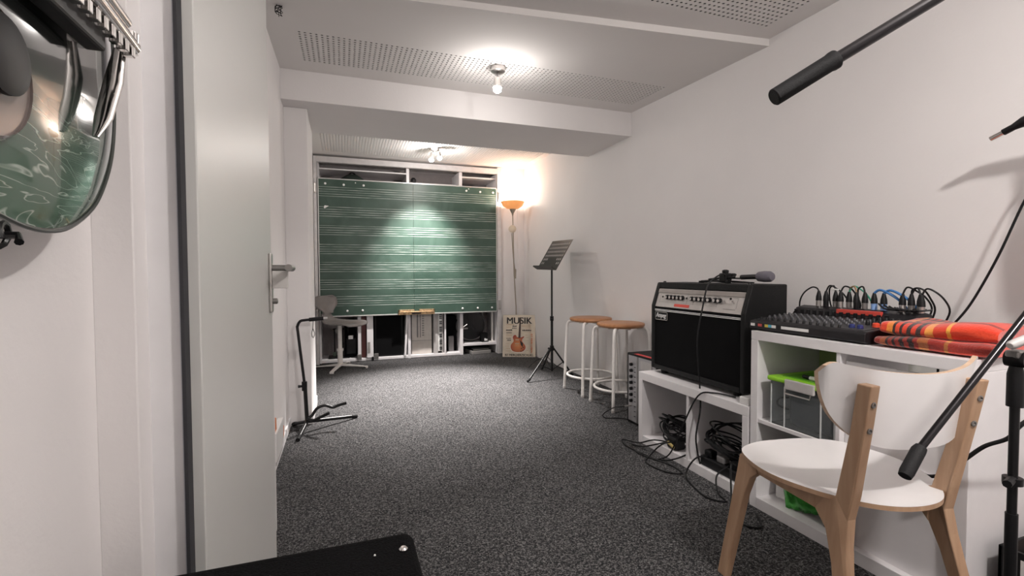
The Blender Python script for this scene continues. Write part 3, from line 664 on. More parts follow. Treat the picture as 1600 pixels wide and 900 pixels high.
# panel slope
dx, dz = .045, AH-.41; L = math.hypot(dx, dz); pa = math.atan2(dx, dz)
PM = rotM((.008, 0, .405), 0, pa, 0)
SILV = mat('amp_silver', (.55, .52, .50), .38, .45)
MB().box(0, .02, .03, AW-.03, .0, L-.035, PM).build('control_panel', SILV, t)
MB().box(-.004, .0, .03, AW-.03, L-.060, L-.038, PM).build('panel_grey_strip', mat('amp_grey_strip', (.30, .27, .25), .5), t)  # plain grey strip along the top of the control panel
q = MB()
for z in (.395, .402): q.box(-.002+.008, .012, .03, AW-.03, z-.016, z-.0125)
q.build('piping', MG, t)
q = MB(); q.box(-.0012, 0, .07, .655, .080, .0812, PM)
for y in (.20, .665, .07, .375, .43): q.box(-.0012, 0, y, y+.001, .025, .08, PM)
q.box(-.0012, 0, .20, .665, .030, .0312, PM); q.build('panel_lines', DSTEEL, t)
ky = [.60, .567, .534, .501, .468, .39, .357, .324, .291, .258, .215, .185]
kn = None
for y in ky:
    p = PM @ V(0, y, .062)
    if kn is None:
        kn = MB().lathe([(.0135, 0), (.0125, .014), (.0105, .016)], 16, rotM((0, 0, 0), 0, -PI/2)).build('knob', BLACK, t, smooth=True); kn.location = p
        kc = MB().lathe([(.009, .016), (.0085, .0175)], 12, rotM((0, 0, 0), 0, -PI/2)).build('knob_cap', CHROME, kn)
    else:
        o = part_copy(kn, p, t); c2 = kc.copy(); COL.objects.link(c2); c2.parent = o
for y in (.145, .09): MB().tube([PM @ V(0, y, .052), PM @ V(-.014, y, .060)], [.004, .005], 8).build('toggle', CHROME, t)
for y in (.435, .645, .118): MB().lathe([(.006, 0), (.005, .004)], 10, PM @ rotM((0, y, .062 if y > .2 else .075), 0, -PI/2)).build('jack', BLACKM, t)
MB().box(-.0015, .0, .40, .525, .008, .024, PM).build('red_tape', mat('red_tape', (.62, .07, .05), .5), t)
# small lettering under the switches is unreadable: a row of marks
q = MB()
for k in range(9): q.box(-.001, 0, .075+k*.009, .075+k*.009+.006, .018, .022, PM)
q.build('small_print', DSTEEL, t, kind='stuff')
q = MB(); q.box(.004, .012, .575, .69, .325, .329); q.box(.004, .012, .575, .69, .371, .375); q.box(.004, .012, .575, .579, .325, .375); q.box(.004, .012, .686, .69, .325, .375)
bd = q.build('name_badge', CHROME, t)
bx('badge_plate', BLACK, .006, .010, .577, .688, .327, .373, bd)
text('lettering', 'Ampeg', .040, mat('badge_silver', (.8, .8, .8), .4), rotM((.0045, .682, .341), PI/2, 0, -PI/2), bd, shear=.3, sx=.80, bold=.0006)
for y in (.08, AW-.08):
    for x in (.04, .22): MB().lathe([(.018, 0), (.022, .025)], 12, rotM((x, y, 0))).build('foot', RUBBER, t)
for y in (.10, AW-.10): 
    for z in (.12,): pass
for y in (.04, AW-.04): MB().lathe([(.010, 0), (.008, .006), (.003, .008)], 10, rotM((.07, y, AH))).build('stud', BLACKM, t, smooth=True)
q = MB(); q.box(.13, .15, .24, .26, AH, AH+.012); q.box(.13, .15, .44, .46, AH, AH+.012); q.tube([(.14, .25, AH+.008), (.14, .35, AH+.014), (.14, .45, AH+.008)], .007, 8); q.build('carry_handle', BLACK, t)

# ---------------------------------------------------------------- microphone lying on the amplifier
ZA = .99
t = thing('microphone', 'grey-headed microphone in a folded clip stand lying on top of the amplifier', 'microphone', (1.95, 2.0, ZA))
q = MB(); q.tube([(-.02, -.215, .038), (-.02, -.10, .034)], .0125, 14); q.build('mic_body', BLACKM, t, smooth=True)
q = MB(); q.tube([(-.02, -.10, .034), (-.02, -.07, .034)], .010, 12); q.build('connector_collar', CHROME, t, smooth=True)
q = MB(); q.tube([(-.02, -.07, .034), (-.01, .02, .030)], [.010, .006], 10); q.build('connector_boot', BLACK, t, smooth=True)
GF = mat('mic_grille', (.16, .15, .18), .6, .3, bump=.6, bscale=500)
MB().lathe([(.015, -.01), (.024, .0), (.027, .03), (.026, .062), (.018, .076), (.004, .080)], 24, alignM((-.02, -.21, .038), (0, -1, .0))).build('mic_head', GF, t, smooth=True)
q = MB(); q.cbox((0, .03, .03), (.045, .05, .05)); q.build('clamp_block', BLACK, t, bevel=.006)
MB().lathe([(.014, 0), (.017, .008), (.017, .018), (.008, .022)], 8, rotM((0, .03, .052))).build('clamp_screw', BLACK, t)
MB().lathe([(.012, 0), (.016, .008), (.016, .016), (.008, .02)], 8, rotM((-.01, -.035, .034))).build('clamp_screw', BLACK, t)
q = MB(); q.tube([(0, .05, .012), (.0, .14, .010)], [.012, .006], 8, flat=.6); q.tube([(.0, -.02, .01), (.02, -.14, .006)], [.012, .006], 8, flat=.5); q.tube([(-.01, .04, .03), (-.02, .13, .02)], .006, 8); q.build('clamp_jaw', BLACK, t, smooth=True)
q = MB(); q.tube(smoothpts([(-.01, .02, .030), (-.04, .0, .05), (-.10, -.01, .035), (-.145, .0, -.01), (-.172, .005, -.12), (-.20, .01, -.30), (-.19, .0, -.56), (-.215, -.03, -.66), (-.24, -.03, -.80), (-.20, -.02, -.955)], 8), .0042, 8); q.build('mic_cable', BLACK, t, smooth=True)

# ---------------------------------------------------------------- tall shelf
t = thing('cube_shelf', 'white four-cell cube shelf carrying the mixing desk', 'shelf', (1.72, .845, 0))
TL = .79; TH = .79
bx('top_board', WHITE, 0, .39, 0, TL, TH-.04, TH, t, .002); bx('bottom_board', WHITE, 0, .39, .037, TL-.037, 0, .05, t, .002)
bx('side_panel', WHITE, 0, .39, 0, .037, 0, TH-.04, t, .002); bx('side_panel', WHITE, 0, .39, TL-.037, TL, 0, TH-.04, t, .002)
bx('divider', WHITE, .004, .385, .387, .403, .05, TH-.04, t, .001)
bx('middle_shelf', WHITE, .004, .385, .403, TL-.037, .385, .401, t, .001); bx('middle_shelf', WHITE, .004, .385, .037, .387, .385, .401, t, .001)
GB = mat('cell_back_green', (.33, .42, .17), .7)
bx('back_panel', GB, .375, .385, .403, TL-.037, .401, TH-.04, t)  # flat olive green across the back of this cell
bx('door_insert', WHITE, .03, .045, .037, .385, .403, TH-.07, t, .002)
bx('side_cover', WHITE, .03, .045, .037, .385, .05, .383, t, .002)
o = MB().box(0, .10, 0, .08, 0, .13).build('socket_strip', WHITEP, bevel=.008); o.location = (1.80, 1.49, .05)
tag(o, 'white power socket block in the bottom left cell of the tall shelf', 'socket')
# green lidded plastic box
t = thing('storage_box', 'clear plastic storage box with bright green lid in the upper shelf cell', 'box', (1.735, 1.255, .401))
CLR = mat('clear_plastic', (.80, .84, .85), .08, trans=.92, var=.01)
CLR.node_tree.nodes['Principled BSDF'].inputs['IOR'].default_value = 1.15
q = MB(); 
q.box(0, .003, 0, .285, 0, .185); q.box(.30, .303, 0, .285, 0, .185); q.box(0, .303, 0, .003, 0, .185); q.box(0, .303, .282, .285, 0, .185); q.box(0, .303, 0, .285, 0, .003)
q.build('tub', CLR, t)
LIM = mat('lime_lid', (.28, .62, .03), .4, var=.03)
q = MB(); q.box(-.012, .315, -.012, .297, .185, .205); q.build('lid', LIM, t, bevel=.006)
MB().box(.03, .28, .03, .255, .203, .207).build('lid_inset', mat('dark_lime', (.12, .38, .02), .5), t)
MB().box(-.020, -.008, .075, .205, .165, .207).build('latch', LGREYP, t, bevel=.004)
q = MB(); q.tube([(-.022, .085, .165), (-.026, .085, .150), (-.026, .195, .150), (-.022, .195, .165)], .003, 6); q.build('latch_wire', STEEL, t, smooth=True)
RIB = mat('tub_rib', (.62, .64, .64), .3)
for y in (.0, .055, .215, .280): MB().box(-.003, 0, y, y+.005, .0, .17).build('rib', RIB, t)
t = thing('dark_pouch', 'dark blue-grey pouch lying inside the clear plastic box', 'pouch', (1.745, 1.27, .4045))
MB().box(.01, .25, .0, .21, 0, .14).build('pouch_body', mat('pouch_cloth', (.035, .042, .055), .8, bump=.3, bscale=60), t, bevel=.03, seg=4)
q = MB(); q.tube(smoothpts([(.01, .20, .12), (-.003, .235, .11), (-.003, .24, .08), (.01, .20, .07)], 5), .004, 6); q.build('pouch_loop', BLACK, t, smooth=True)
t = thing('marker_pen', 'black and white marker lying on the green box lid', 'pen', (1.80, 1.44, .616))
q = MB(); q.tube([(0, 0, 0), (-.02, -.13, 0)], .0085, 10); q.build('barrel', BLACK, t, smooth=True)
q = MB(); q.tube([(-.005, -.035, 0), (-.013, -.085, 0)], .0091, 10); q.build('wrapper', MG, t, smooth=True)
# bag of crisps, paper, black speaker
t = thing('snack_bag', 'crumpled green foil snack bag in the lower shelf cell', 'bag', (1.785, 1.40, .052))
g = []
for i in range(14):
    row = []
    for j in range(12):
        u_, v_ = i/13, j/11; puff = math.sin(PI*u_)**.6*math.sin(PI*v_)**.6
        nn = noise.noise(V(u_*5, v_*5, 1))*.02
        row.append((-.035*puff-.01+nn, (u_-.5)*.17+nn, v_*.235+nn*.5+.012))
    g.append(row)
FOIL = mat('green_foil', (.06, .34, .05), .25, .3, var=.4, scale=18, bump=.5, bscale=60)
q = MB(); q.grid(g); q.grid([[(-p[0]*.7+.0, p[1], p[2]) for p in r] for r in g]); q = q.build('bag_shell', FOIL, t, smooth=True, solid=.001); q.rotation_euler = (math.radians(-12), math.radians(8), math.radians(8))
q = MB()
for k in range(7): q.tube(smoothpts([(-.055, -.05+.004*k, .10+k*.011), (-.058, 0, .115+k*.010+.006*(k % 2)), (-.052, .045, .10+k*.011)], 4), .0026, 5)
q.build('printed_swirl', MG, t, smooth=True)
o = MB().box(0, .004, 0, .15, 0, .20).build('paper_sheet', mat('pale_paper', (.62, .60, .58), .8), bevel=.001); o.location = (1.87, 1.45, .052); o.rotation_euler = (0, math.radians(8), math.radians(4))
tag(o, 'pale printed card standing behind the green snack bag', 'card')
t = thing('small_speaker', 'small black box speaker in the lower shelf cell right of the snack bag', 'speaker', (1.76, 1.255, .05))
MB().box(0, .2, 0, .062, 0, .20).build('cabinet', BLACK, t, bevel=.006)
q = MB(); q.tube([(-.002, .031+.022*math.cos(a*PI/10), .14+.022*math.sin(a*PI/10)) for a in range(20)], .002, 6, closed=True); q.build('ring', STEEL, t, smooth=True)

# ---------------------------------------------------------------- mixing desk
t = thing('mixing_desk', 'black audio mixing desk with rows of knobs on the tall white shelf', 'mixer', (1.735, 1.155, .79))
MW = .505
mprof = [(.0, .008), (.0, .038), (.012, .046), (.26, .066), (.285, .095), (.33, .104), (.37, .096), (.37, .0), (.02, .0)]
MB().prism(mprof, 0, MW, 'y').build('case', mat('mixer_black', (.013, .012, .014), .4, spec=.35), t, bevel=.004)
ms = math.atan2(.02, .248)
XM = rotM((.012, 0, .046), 0, -ms, 0)
MB().box(.012, .245, .02, MW-.015, .0, .0015, XM).build('top_plate', mat('mixer_plate', (.035, .035, .038), .45), t)
KG = mat('knob_grey', (.07, .07, .078), .4); KBL = mat('knob_blue', (.02, .03, .14), .35); KR = mat('knob_red', (.70, .07, .03), .35)
kproto = {}
def knob(mm_, x, y, r, h):
    key = (mm_.name, r, h); p = XM @ V(x, y, .0015)
    if key not in kproto:
        o = MB().lathe([(r, 0), (r*.9, h*.8), (r*.6, h)], 10).build('knob', mm_, t, smooth=True); o.location = p; kproto[key] = o
    else: part_copy(kproto[key], p, t)
NC = 13
for i in range(NC):
    y = MW-.035-i*.0295
    for j in range(6): knob(KG if j else BLACK, .04+.03*j if j else .022, y, .0058, .011)
fc = None
for i in range(14):
    y = MW-.03-i*.0300; p = XM @ V(.238, y, .002)
    if fc is None: fc = MB().box(-.007, .007, -.005, .005, 0, .022).build('fader_cap', BLACK, t, bevel=.002); fc.location = p
    else: part_copy(fc, p, t)
for i in range(4):
    for j in range(3): knob(BLACK, .13+.035*j, .085-.022*i, .0075, .020)
knob(KBL, .045, .085, .011, .014); knob(KBL, .045, .055, .011, .014); knob(KR, .10, .035, .013, .016)
def lab(m_, y0, y1, x0=.001, x1=.011): MB().box(-.0008, .0, y0, y1, .020, .032).build('tape_label', m_, t)
for (m_, y0, y1) in ((MG, .475, .497), (mat('tape_red', (.62, .10, .09), .6), .437, .458), (mat('tape_yellow', (.75, .62, .10), .6), .405, .422), (mat('tape_cyan', (.10, .45, .62), .6), .388, .404), (MG, .366, .387), (MG, .215, .340)): lab(m_, y0, y1)
bx('red_strip', D.materials['red_tape'], .268, .284, .12, .30, .081, .100, t, .002)
# plugs in the back row, each with its own lead
BLUE = mat('blue_cable', (.05, .20, .50), .5); GRN = mat('green_cable', (.03, .28, .18), .5); LBL = mat('light_blue_tape', (.22, .38, .70), .6); BRO = mat('bronze_cable', (.30, .18, .09), .5)
PL = [(1.580, 0, STEEL, BLACK, 'with silver collar, leftmost of the row'), (1.545, 0, BLACK, BLACK, 'all black, second from the left of the row'),
      (1.508, .01, DSTEEL, BLACK, 'wide with dark collar and a white tape at its neck'), (1.478, 0, STEEL, BLACK, 'with bright silver collar, left of the green lead'),
      (1.448, .01, DSTEEL, GRN, 'slim, with a green lead'), (1.410, 0, BLACK, BRO, 'short and black, with a bronze-tinted lead'), (1.375, 0, DSTEEL, BLACK, 'black, left of the two blue-collared plugs'),
      (1.335, -.005, LBL, BLUE, 'with light blue collar, left one of two'), (1.298, -.005, LBL, BLUE, 'with light blue collar, right one of two'),
      (1.233, 0, STEEL, BLACK, 'leftmost of the four at the right end of the desk'), (1.205, .005, DSTEEL, BLACK, 'second of the four at the right end of the desk'),
      (1.172, 0, DSTEEL, BLACK, 'third of the four at the right end, with looped lead'), (1.132, 0, STEEL, BLACK, 'standing alone at the far right end of the desk')]
for i, (y, dx_, cm, lm, lb_) in enumerate(PL):
    z0 = .893 if y > 1.15 else .89
    yy = y if y > 1.165 else 1.172-.0
    yy = max(y, 1.168+(.0 if y > 1.14 else 0))
    p = thing('cable_plug', 'black cable plug '+lb_, 'plug', (2.062+dx_, max(y, 1.17) if i < 12 else 1.1695, z0), 0, 'plugs standing in the mixing desk')
    if i == 12: p.location = (2.085, 1.168-.0, z0); p.location.x = 2.062; 
    q = MB(); q.tube([(0, 0, 0), (0, 0, .026)], .0108, 12); q.build('collar', cm, p, smooth=True)
    q = MB(); q.tube([(0, 0, .026), (0, 0, .045), (0, 0, .070)], [.0122, .011, .005], 12); bo = q.build('boot', BLACK, p, smooth=True)
    s_ = random.choice((-1, 1)); a = random.uniform(.02, .05)
    if i == 0: path = [(0, 0, .068), (0, .01, .082), (0, .035, .085), (-.01, .065, .06), (-.012, .085, .02), (-.01, .09, -.03), (-.02, .10, -.05)]
    elif i in (7, 8): path = [(0, 0, .068), (0, -.02, .082), (0, -.055, .070), (.02, -.085, .04), (.04, -.10, .005)]
    else: path = [(0, 0, .068), (.005, s_*.012, .086+a*.2), (.012, s_*.035, .085), (.03, s_*a*1.4, .055), (.048, s_*a*1.6, .01), (.05, s_*a, -.05)]
    q = MB(); q.tube(smoothpts(path, 5), .0034 if lm != BLUE else .005, 7); q.build('lead', lm, p, smooth=True)
    if i == 2: MB().tube([(0, -.012, .077), (0, .014, .079)], .004, 6).build('white_tape', MG, p)
# loose cables lying on the desk rear
q = MB()
for k in range(7):
    y0 = 1.19+.02*k; q.tube(smoothpts([(2.045, y0, .896+.004*k), (2.02+random.uniform(-.01, .01), y0-.04, .902), (2.04, y0-.09 if y0 > 1.27 else 1.165, .90), (2.075, y0-.05, .905)], 6), .0035, 6)
q = q.build('loose_cables', BLACK, smooth=True); tag(q, 'loose black leads lying across the rear of the mixing desk', 'cable')

# ---------------------------------------------------------------- blanket
def blanket_mat():
    m = D.materials.new('plaid_blanket'); m.use_nodes = True; nt = m.node_tree; b = nt.nodes['Principled BSDF']
    tc = nt.nodes.new('ShaderNodeTexCoord'); sp = nt.nodes.new('ShaderNodeSeparateXYZ'); nt.links.new(tc.outputs['UV'], sp.inputs['Vector'])
    def wave(sock, sc, off):
        mu = nt.nodes.new('ShaderNodeMath'); mu.operation = 'MULTIPLY_ADD'; nt.links.new(sock, mu.inputs[0]); mu.inputs[1].default_value = sc; mu.inputs[2].default_value = off
        fr_ = nt.nodes.new('ShaderNodeMath'); fr_.operation = 'FRACT'; nt.links.new(mu.outputs[0], fr_.inputs[0]); return fr_.outputs[0]
    r1 = nt.nodes.new('ShaderNodeValToRGB'); e = r1.color_ramp.elements; r1.color_ramp.interpolation = 'CONSTANT'
    e[0].position = 0; e[0].color = (.70, .045, .015, 1); e[1].position = .33; e[1].color = (.78, .34, .06, 1)
    for pz, cc in ((.36, (.62, .04, .015)), (.48, (.80, .30, .07)), (.56, (.55, .03, .012)), (.60, (.03, .01, .01)), (.645, (.62, .04, .015)), (.69, (.03, .01, .01)), (.73, (.62, .04, .015)), (.77, (.03, .01, .01)), (.80, (.66, .05, .02)), (.84, (.03, .01, .01)), (.87, (.74, .22, .04)), (.93, (.62, .04, .015))): x = e.new(pz); x.color = (*cc, 1)
    nt.links.new(wave(sp.outputs['X'], 1.0, .0), r1.inputs['Fac'])
    r2 = nt.nodes.new('ShaderNodeValToRGB'); e = r2.color_ramp.elements; r2.color_ramp.interpolation = 'CONSTANT'
    e[0].position = 0; e[0].color = (1, 1, 1, 1); e[1].position = .5; e[1].color = (.25, .12, .12, 1); x = e.new(.6); x.color = (1, 1, 1, 1); x = e.new(.8); x.color = (.9, 1.0, .6, 1)
    nt.links.new(wave(sp.outputs['Y'], 1.6, .3), r2.inputs['Fac'])
    mx = nt.nodes.new('ShaderNodeMix'); mx.data_type = 'RGBA'; mx.blend_type = 'MULTIPLY'; mx.inputs['Factor'].default_value = .8
    nt.links.new(r1.outputs['Color'], mx.inputs['A']); nt.links.new(r2.outputs['Color'], mx.inputs['B']); nt.links.new(mx.outputs['Result'], b.inputs['Base Color'])
    b.inputs['Roughness'].default_value = .95; b.inputs['Sheen Weight'].default_value = .4
    n2 = nt.nodes.new('ShaderNodeTexNoise'); n2.inputs['Scale'].default_value = 160; nt.links.new(tc.outputs['Object'], n2.inputs['Vector'])
    bu = nt.nodes.new('ShaderNodeBump'); bu.inputs['Strength'].default_value = .6; bu.inputs['Distance'].default_value = .004; nt.links.new(n2.outputs['Fac'], bu.inputs['Height']); nt.links.new(bu.outputs['Normal'], b.inputs['Normal'])
    return m
BLK = blanket_mat()
def fold(name, cx, cy, lx, ly, z, th, rz, ph):
    # rounded folded layer: closed loop section swept along x; uv kept for the plaid
    me = D.meshes.new(name); b_ = bmesh.new(); uvl = b_.loops.layers.uv.new('uv'); NX, NS = 60, 40; grid = []
    for i in range(NX):
        u_ = i/(NX-1); row = []
        for k in range(NS):
            a = 2*PI*k/NS; cs, sn = math.cos(a), math.sin(a); e_ = .35
            yy = ly/2*abs(cs)**e_*(1 if cs > 0 else -1); zz = th/2*abs(sn)**.75*(1 if sn > 0 else -1)
            sh_ = 1-.25*max(0, abs(u_-.5)*2-.8)/.2
            x = (u_-.5)*lx; wob = noise.noise(V(x*7+ph, yy*6, ph))*.018
            x += noise.noise(V(yy*9, ph, u_*3))*.012
            zt = z+th/2+zz*sh_ + (wob if sn > -.2 else wob*.1)
            zt = max(zt, .0)
            row.append((b_.verts.new((x, yy+noise.noise(V(x*8, ph, a))*.012, zt)), (u_*.999, (yy/ly if sn > 0 else 1-yy/ly)*1.0+ph)))
        grid.append(row)
    for i in range(NX-1):
        for k in range(NS):
            l = (k+1) % NS; q4 = (grid[i][k], grid[i][l], grid[i+1][l], grid[i+1][k]); f_ = b_.faces.new([q_[0] for q_ in q4])
            for lp, q_ in zip(f_.loops, q4): lp[uvl].uv = q_[1]
            f_.smooth = True
    for i, rev in ((0, 0), (NX-1, 1)):
        vs = [q_[0] for q_ in grid[i]]; f_ = b_.faces.new(vs if rev else vs[::-1])
        for lp in f_.loops: lp[uvl].uv = (.1, .2)
    b_.to_mesh(me); b_.free(); me.materials.append(BLK)
    o = D.objects.new(name, me); COL.objects.link(o); o.location = (cx, cy, 0); o.rotation_euler = (0, 0, rz); return o
t = thing('blanket', 'folded red, orange and black plaid blanket on the tall shelf beside the mixing desk', 'blanket', (1.90, .985, .79), math.radians(4))
for (nm, cx, cy, lx, ly, z, th, rz, ph) in (('lower_fold', .0, -.0, .31, .31, .001, .045, PI/2, .3), ('upper_fold', .005, .0, .30, .29, .040, .052, PI/2+.06, 1.7)):
    o = fold(nm, cx, cy, lx, ly, z, th, rz, ph); o.parent = t

# ---------------------------------------------------------------- cables in the low shelf
def tangle(name, label, c, rx, ry, rz_, n, r, seed, flo=None):
    random.seed(seed); q = MB()
    for k in range(n):
        a0 = random.uniform(0, 6.3); R_ = random.uniform(.45, 1); pts = []; hz = random.uniform(0, 1); tl = random.uniform(-.6, .6)
        for j in range(9):
            a = a0+j*.75; rr = R_*(1+random.uniform(-.15, .15))
            pts.append((c[0]+rx*rr*math.cos(a), c[1]+ry*rr*math.sin(a), max(c[2]+r*1.2, c[2]+rz_*(hz*.6+.4*(.5+.5*math.sin(a+tl*3))))))
        q.tube(smoothpts(pts, 5), r, 6)
    o = q.build(name, BLACK, smooth=True); return tag(o, label, 'cable')
tangle('cable_pile', 'black cables coiled in the left cell of the low shelf', (1.83, 2.27, .05), .085, .11, .17, 14, .0042, 3)
tangle('cable_pile', 'tangled heap of black cables in the right cell of the low shelf', (1.86, 1.87, .05), .12, .14, .24, 16, .0042, 5)
t = thing('power_strip', 'black power strip with plugs lying among cables in the right cell of the low shelf', 'power strip', (1.775, 1.86, .05), math.radians(0))
MB().box(-.03, .03, -.14, .12, 0, .05).build('body', BLACK, t, bevel=.008)
for k in range(3): MB().box(-.022, .022, -.12+k*.085, -.07+k*.085, .05, .085).build('plug', BLACK if k != 1 else GREYP, t, bevel=.008)
bx('silver_adapter', DSTEEL, -.035, .02, -.185, -.145, 0, .04, t, .003)
t = thing('jack_plugs', 'black adapter with yellow sleeve lying in the left cell of the low shelf', 'adapter', (1.765, 2.19, .05))
MB().box(-.03, .04, -.03, .05, .0, .07).build('adapter_body', BLACK, t, bevel=.012); MB().tube([(-.032, -.02, .02), (-.032, .03, .035)], .009, 8).build('sleeve', mat('yellow_sleeve', (.55, .42, .15), .5), t)
q = MB(); q.tube(smoothpts([(1.78, 1.78, .446), (1.74, 1.88, .447), (1.705, 1.95, .42), (1.70, 2.05, .25), (1.69, 2.15, .05), (1.64, 2.2, .006)], 6), .004, 6); q = q.build('black_lead', BLACK, smooth=True); tag(q, 'thin black lead running down diagonally from the amplifier over the low shelf', 'cable')
def floorcable(label, pts, r=.0042):
    q = MB(); q.tube(smoothpts([(x, y, z) for x, y, z in pts], 7), r, 7); q = q.build('floor_cable', BLACK, smooth=True); tag(q, label, 'cable')
floorcable('black cable looping on the carpet by the left corner of the low shelf', [(1.78, 2.22, .07), (1.70, 2.30, .075), (1.66, 2.40, .03), (1.64, 2.54, .006), (1.60, 2.44, .006), (1.62, 2.28, .006), (1.66, 2.18, .006), (1.69, 2.10, .04), (1.78, 2.08, .07)])
floorcable('black cable in a wide loop on the carpet before the low shelf', [(1.80, 2.15, .10), (1.69, 2.20, .09), (1.62, 2.24, .012), (1.56, 2.18, .006), (1.58, 2.05, .006), (1.65, 2.00, .006), (1.66, 2.12, .006), (1.60, 2.30, .006), (1.64, 2.44, .006), (1.67, 2.36, .02), (1.76, 2.26, .07)])
floorcable('black cable looping from the right cell of the low shelf to the carpet', [(1.80, 1.92, .10), (1.70, 1.95, .10), (1.64, 1.96, .02), (1.60, 1.86, .006), (1.58, 1.74, .006), (1.63, 1.68, .006), (1.66, 1.76, .006), (1.69, 1.80, .07), (1.78, 1.80, .11)])
floorcable('black cable running from the right cell towards the chair leg', [(1.79, 1.75, .14), (1.70, 1.72, .15), (1.64, 1.66, .05), (1.58, 1.60, .006), (1.55, 1.50, .006), (1.60, 1.46, .006), (1.67, 1.55, .006)])

# ---------------------------------------------------------------- white chair with wooden legs (seen from behind)
CX, CY, CR = 1.454, 1.035, 1.412
t = thing('dining_chair', 'white plywood chair with pale wooden legs standing before the tall shelf', 'chair', (CX, CY, 0), CR)
so = [(.258, 0), (.250, .10), (.20, .195), (.09, .238), (-.02, .238), (-.14, .185), (-.225, .10), (-.25, 0)]
so = so+[(a, -b) for a, b in reversed(so[1:-1])]
pp = smoothpts([(a, b, 0) for a, b in so+[so[0]]], 6)[:-1]
SEATW = mat('chair_white', (.80, .78, .78), .32, var=.01)
def seatpart():
    rings = []
    for k in range(1, 9):
        s = k/8; rings.append([(p.x*s, p.y*s, .435-.010*(1-s*s)*1.0+(.004*s**6)) for p in pp])
    m = MB(); n = len(pp); vs = [(0, 0, .425)]; fs = []
    for r_ in rings: vs += r_
    for j in range(n): fs.append((0, 1+j, 1+(j+1) % n))
    for k in range(7):
        for j in range(n): fs.append((1+k*n+j, 1+(k+1)*n+j, 1+(k+1)*n+(j+1) % n, 1+k*n+(j+1) % n))
    m.add(vs, fs); return m
seatpart().build('seat', SEATW, t, smooth=True)
q = MB(); n = len(pp)
vs = [(p.x, p.y, .4385) for p in pp]+[(p.x, p.y, .426) for p in pp]+[(p.x*.9, p.y*.9, .4225) for p in pp]
fs = [(j, (j+1) % n, n+(j+1) % n, n+j) for j in range(n)]+[(n+j, n+(j+1) % n, 2*n+(j+1) % n, 2*n+j) for j in range(n)]+[tuple(range(2*n, 3*n))]
q.add(vs, fs).build('seat_edge', BIRCH, t, smooth=True)
# side frames: front leg, apron and rear post-with-leg, each a plate of plywood
for s in (1, -1):
    F0 = V(.179, s*.188, 0); B0 = V(-.168, s*.160, 0)
    d = (F0-B0).normalized(); nrm = V(-d.y, d.x, 0); Lf = (F0-B0).length
    def plate(poly, th, name, splay=0, m=BIRCH):
        # poly in (along, z): along=0 at the rear joint, Lf at the front joint
        vs = []; N = len(poly)
        for sgn in (-1, 1):
            for a, z in poly:
                off = s*(splay*max(0, (.40-z))/.40+.016*max(0, z-.44)/.32)
                p = B0 + d*a + nrm*(sgn*th/2); vs.append((p.x, p.y+off, z))
        fs = [tuple(range(N-1, -1, -1)), tuple(range(N, 2*N))]+[(i, (i+1) % N, N+(i+1) % N, N+i) for i in range(N)]
        return MB().add(vs, fs).build(name, m, t, bevel=.003)
    plate([(Lf-.035, .424), (Lf+.022, .424), (Lf+.028, .37), (Lf+.050, .0), (Lf+.012, .0), (Lf-.018, .30), (Lf-.034, .36), (Lf-.06, .385)], .028, 'leg', .06)
    plate([(.02, .424), (Lf-.035, .424), (Lf-.06, .383), (.07, .375), (.02, .33)], .022, 'apron')
    plate([(-.098, .765), (-.060, .765), (-.038, .64), (.010, .44), (.045, .424), (.07, .38), (.03, .34), (.0, .26), (-.060, 0), (-.098, 0), (-.055, .20), (-.034, .32), (-.028, .39), (-.043, .46), (-.080, .66)], .030, 'rear_post', .06)
# curved backrest plate with rounded outline and plywood edge
def backrest(th, inset, name, m, edge=False):
    NU, NV = 37, 9; g = []
    for i in range(NU):
        u_ = -math.cos(PI*i/(NU-1)); y = u_*.248-.012
        x = -.238+.072*abs(u_)**2.2
        top = .786+.034*abs(u_)**2; hh = .188*(1-abs(u_)**3.2)**.5+.016+.036*abs(u_)**2
        if abs(u_) > .9: top -= .016*((abs(u_)-.9)/.1)**2; hh -= .030*((abs(u_)-.9)/.1)**2
        row = []
        for j in range(NV):
            v_ = j/(NV-1); z = top-hh*(1-v_)
            row.append((x-.02*(v_-.5)*1.3, y, z))
        g.append(row)
    return g
g = backrest(0, 0, '', None)
q = MB(); H = .0065
front = [[(p[0]+H, p[1], p[2]) for p in r] for r in g]; back = [[(p[0]-H, p[1], p[2]) for p in r] for r in g]
MB().grid(front).grid(back).build('backrest', SEATW, t, smooth=True, fix=False)
bd_ = [(0, j) for j in range(9)]+[(i, 8) for i in range(1, 37)]+[(36, j) for j in range(7, -1, -1)]+[(i, 0) for i in range(35, 0, -1)]
n = len(bd_); vs = [front[i][j] for i, j in bd_]+[back[i][j] for i, j in bd_]
MB().add(vs, [(k, (k+1) % n, n+(k+1) % n, n+k) for k in range(n)]).build('backrest_edge', PLYEDGE, t, smooth=True)
for s in (1, -1):
    dd = V(.347, s*.028, 0).normalized()
    for z, aa in ((.715, -.0890), (.645, -.0775)):
        p = V(-.168, s*(.160+.016*(z-.44)/.32), z)+dd*aa
        MB().lathe([(.008, -.004), (.008, .0025), (.0045, .003), (.0045, .0005)], 14, alignM(p, -dd)).build('bolt', DSTEEL, t, smooth=True)

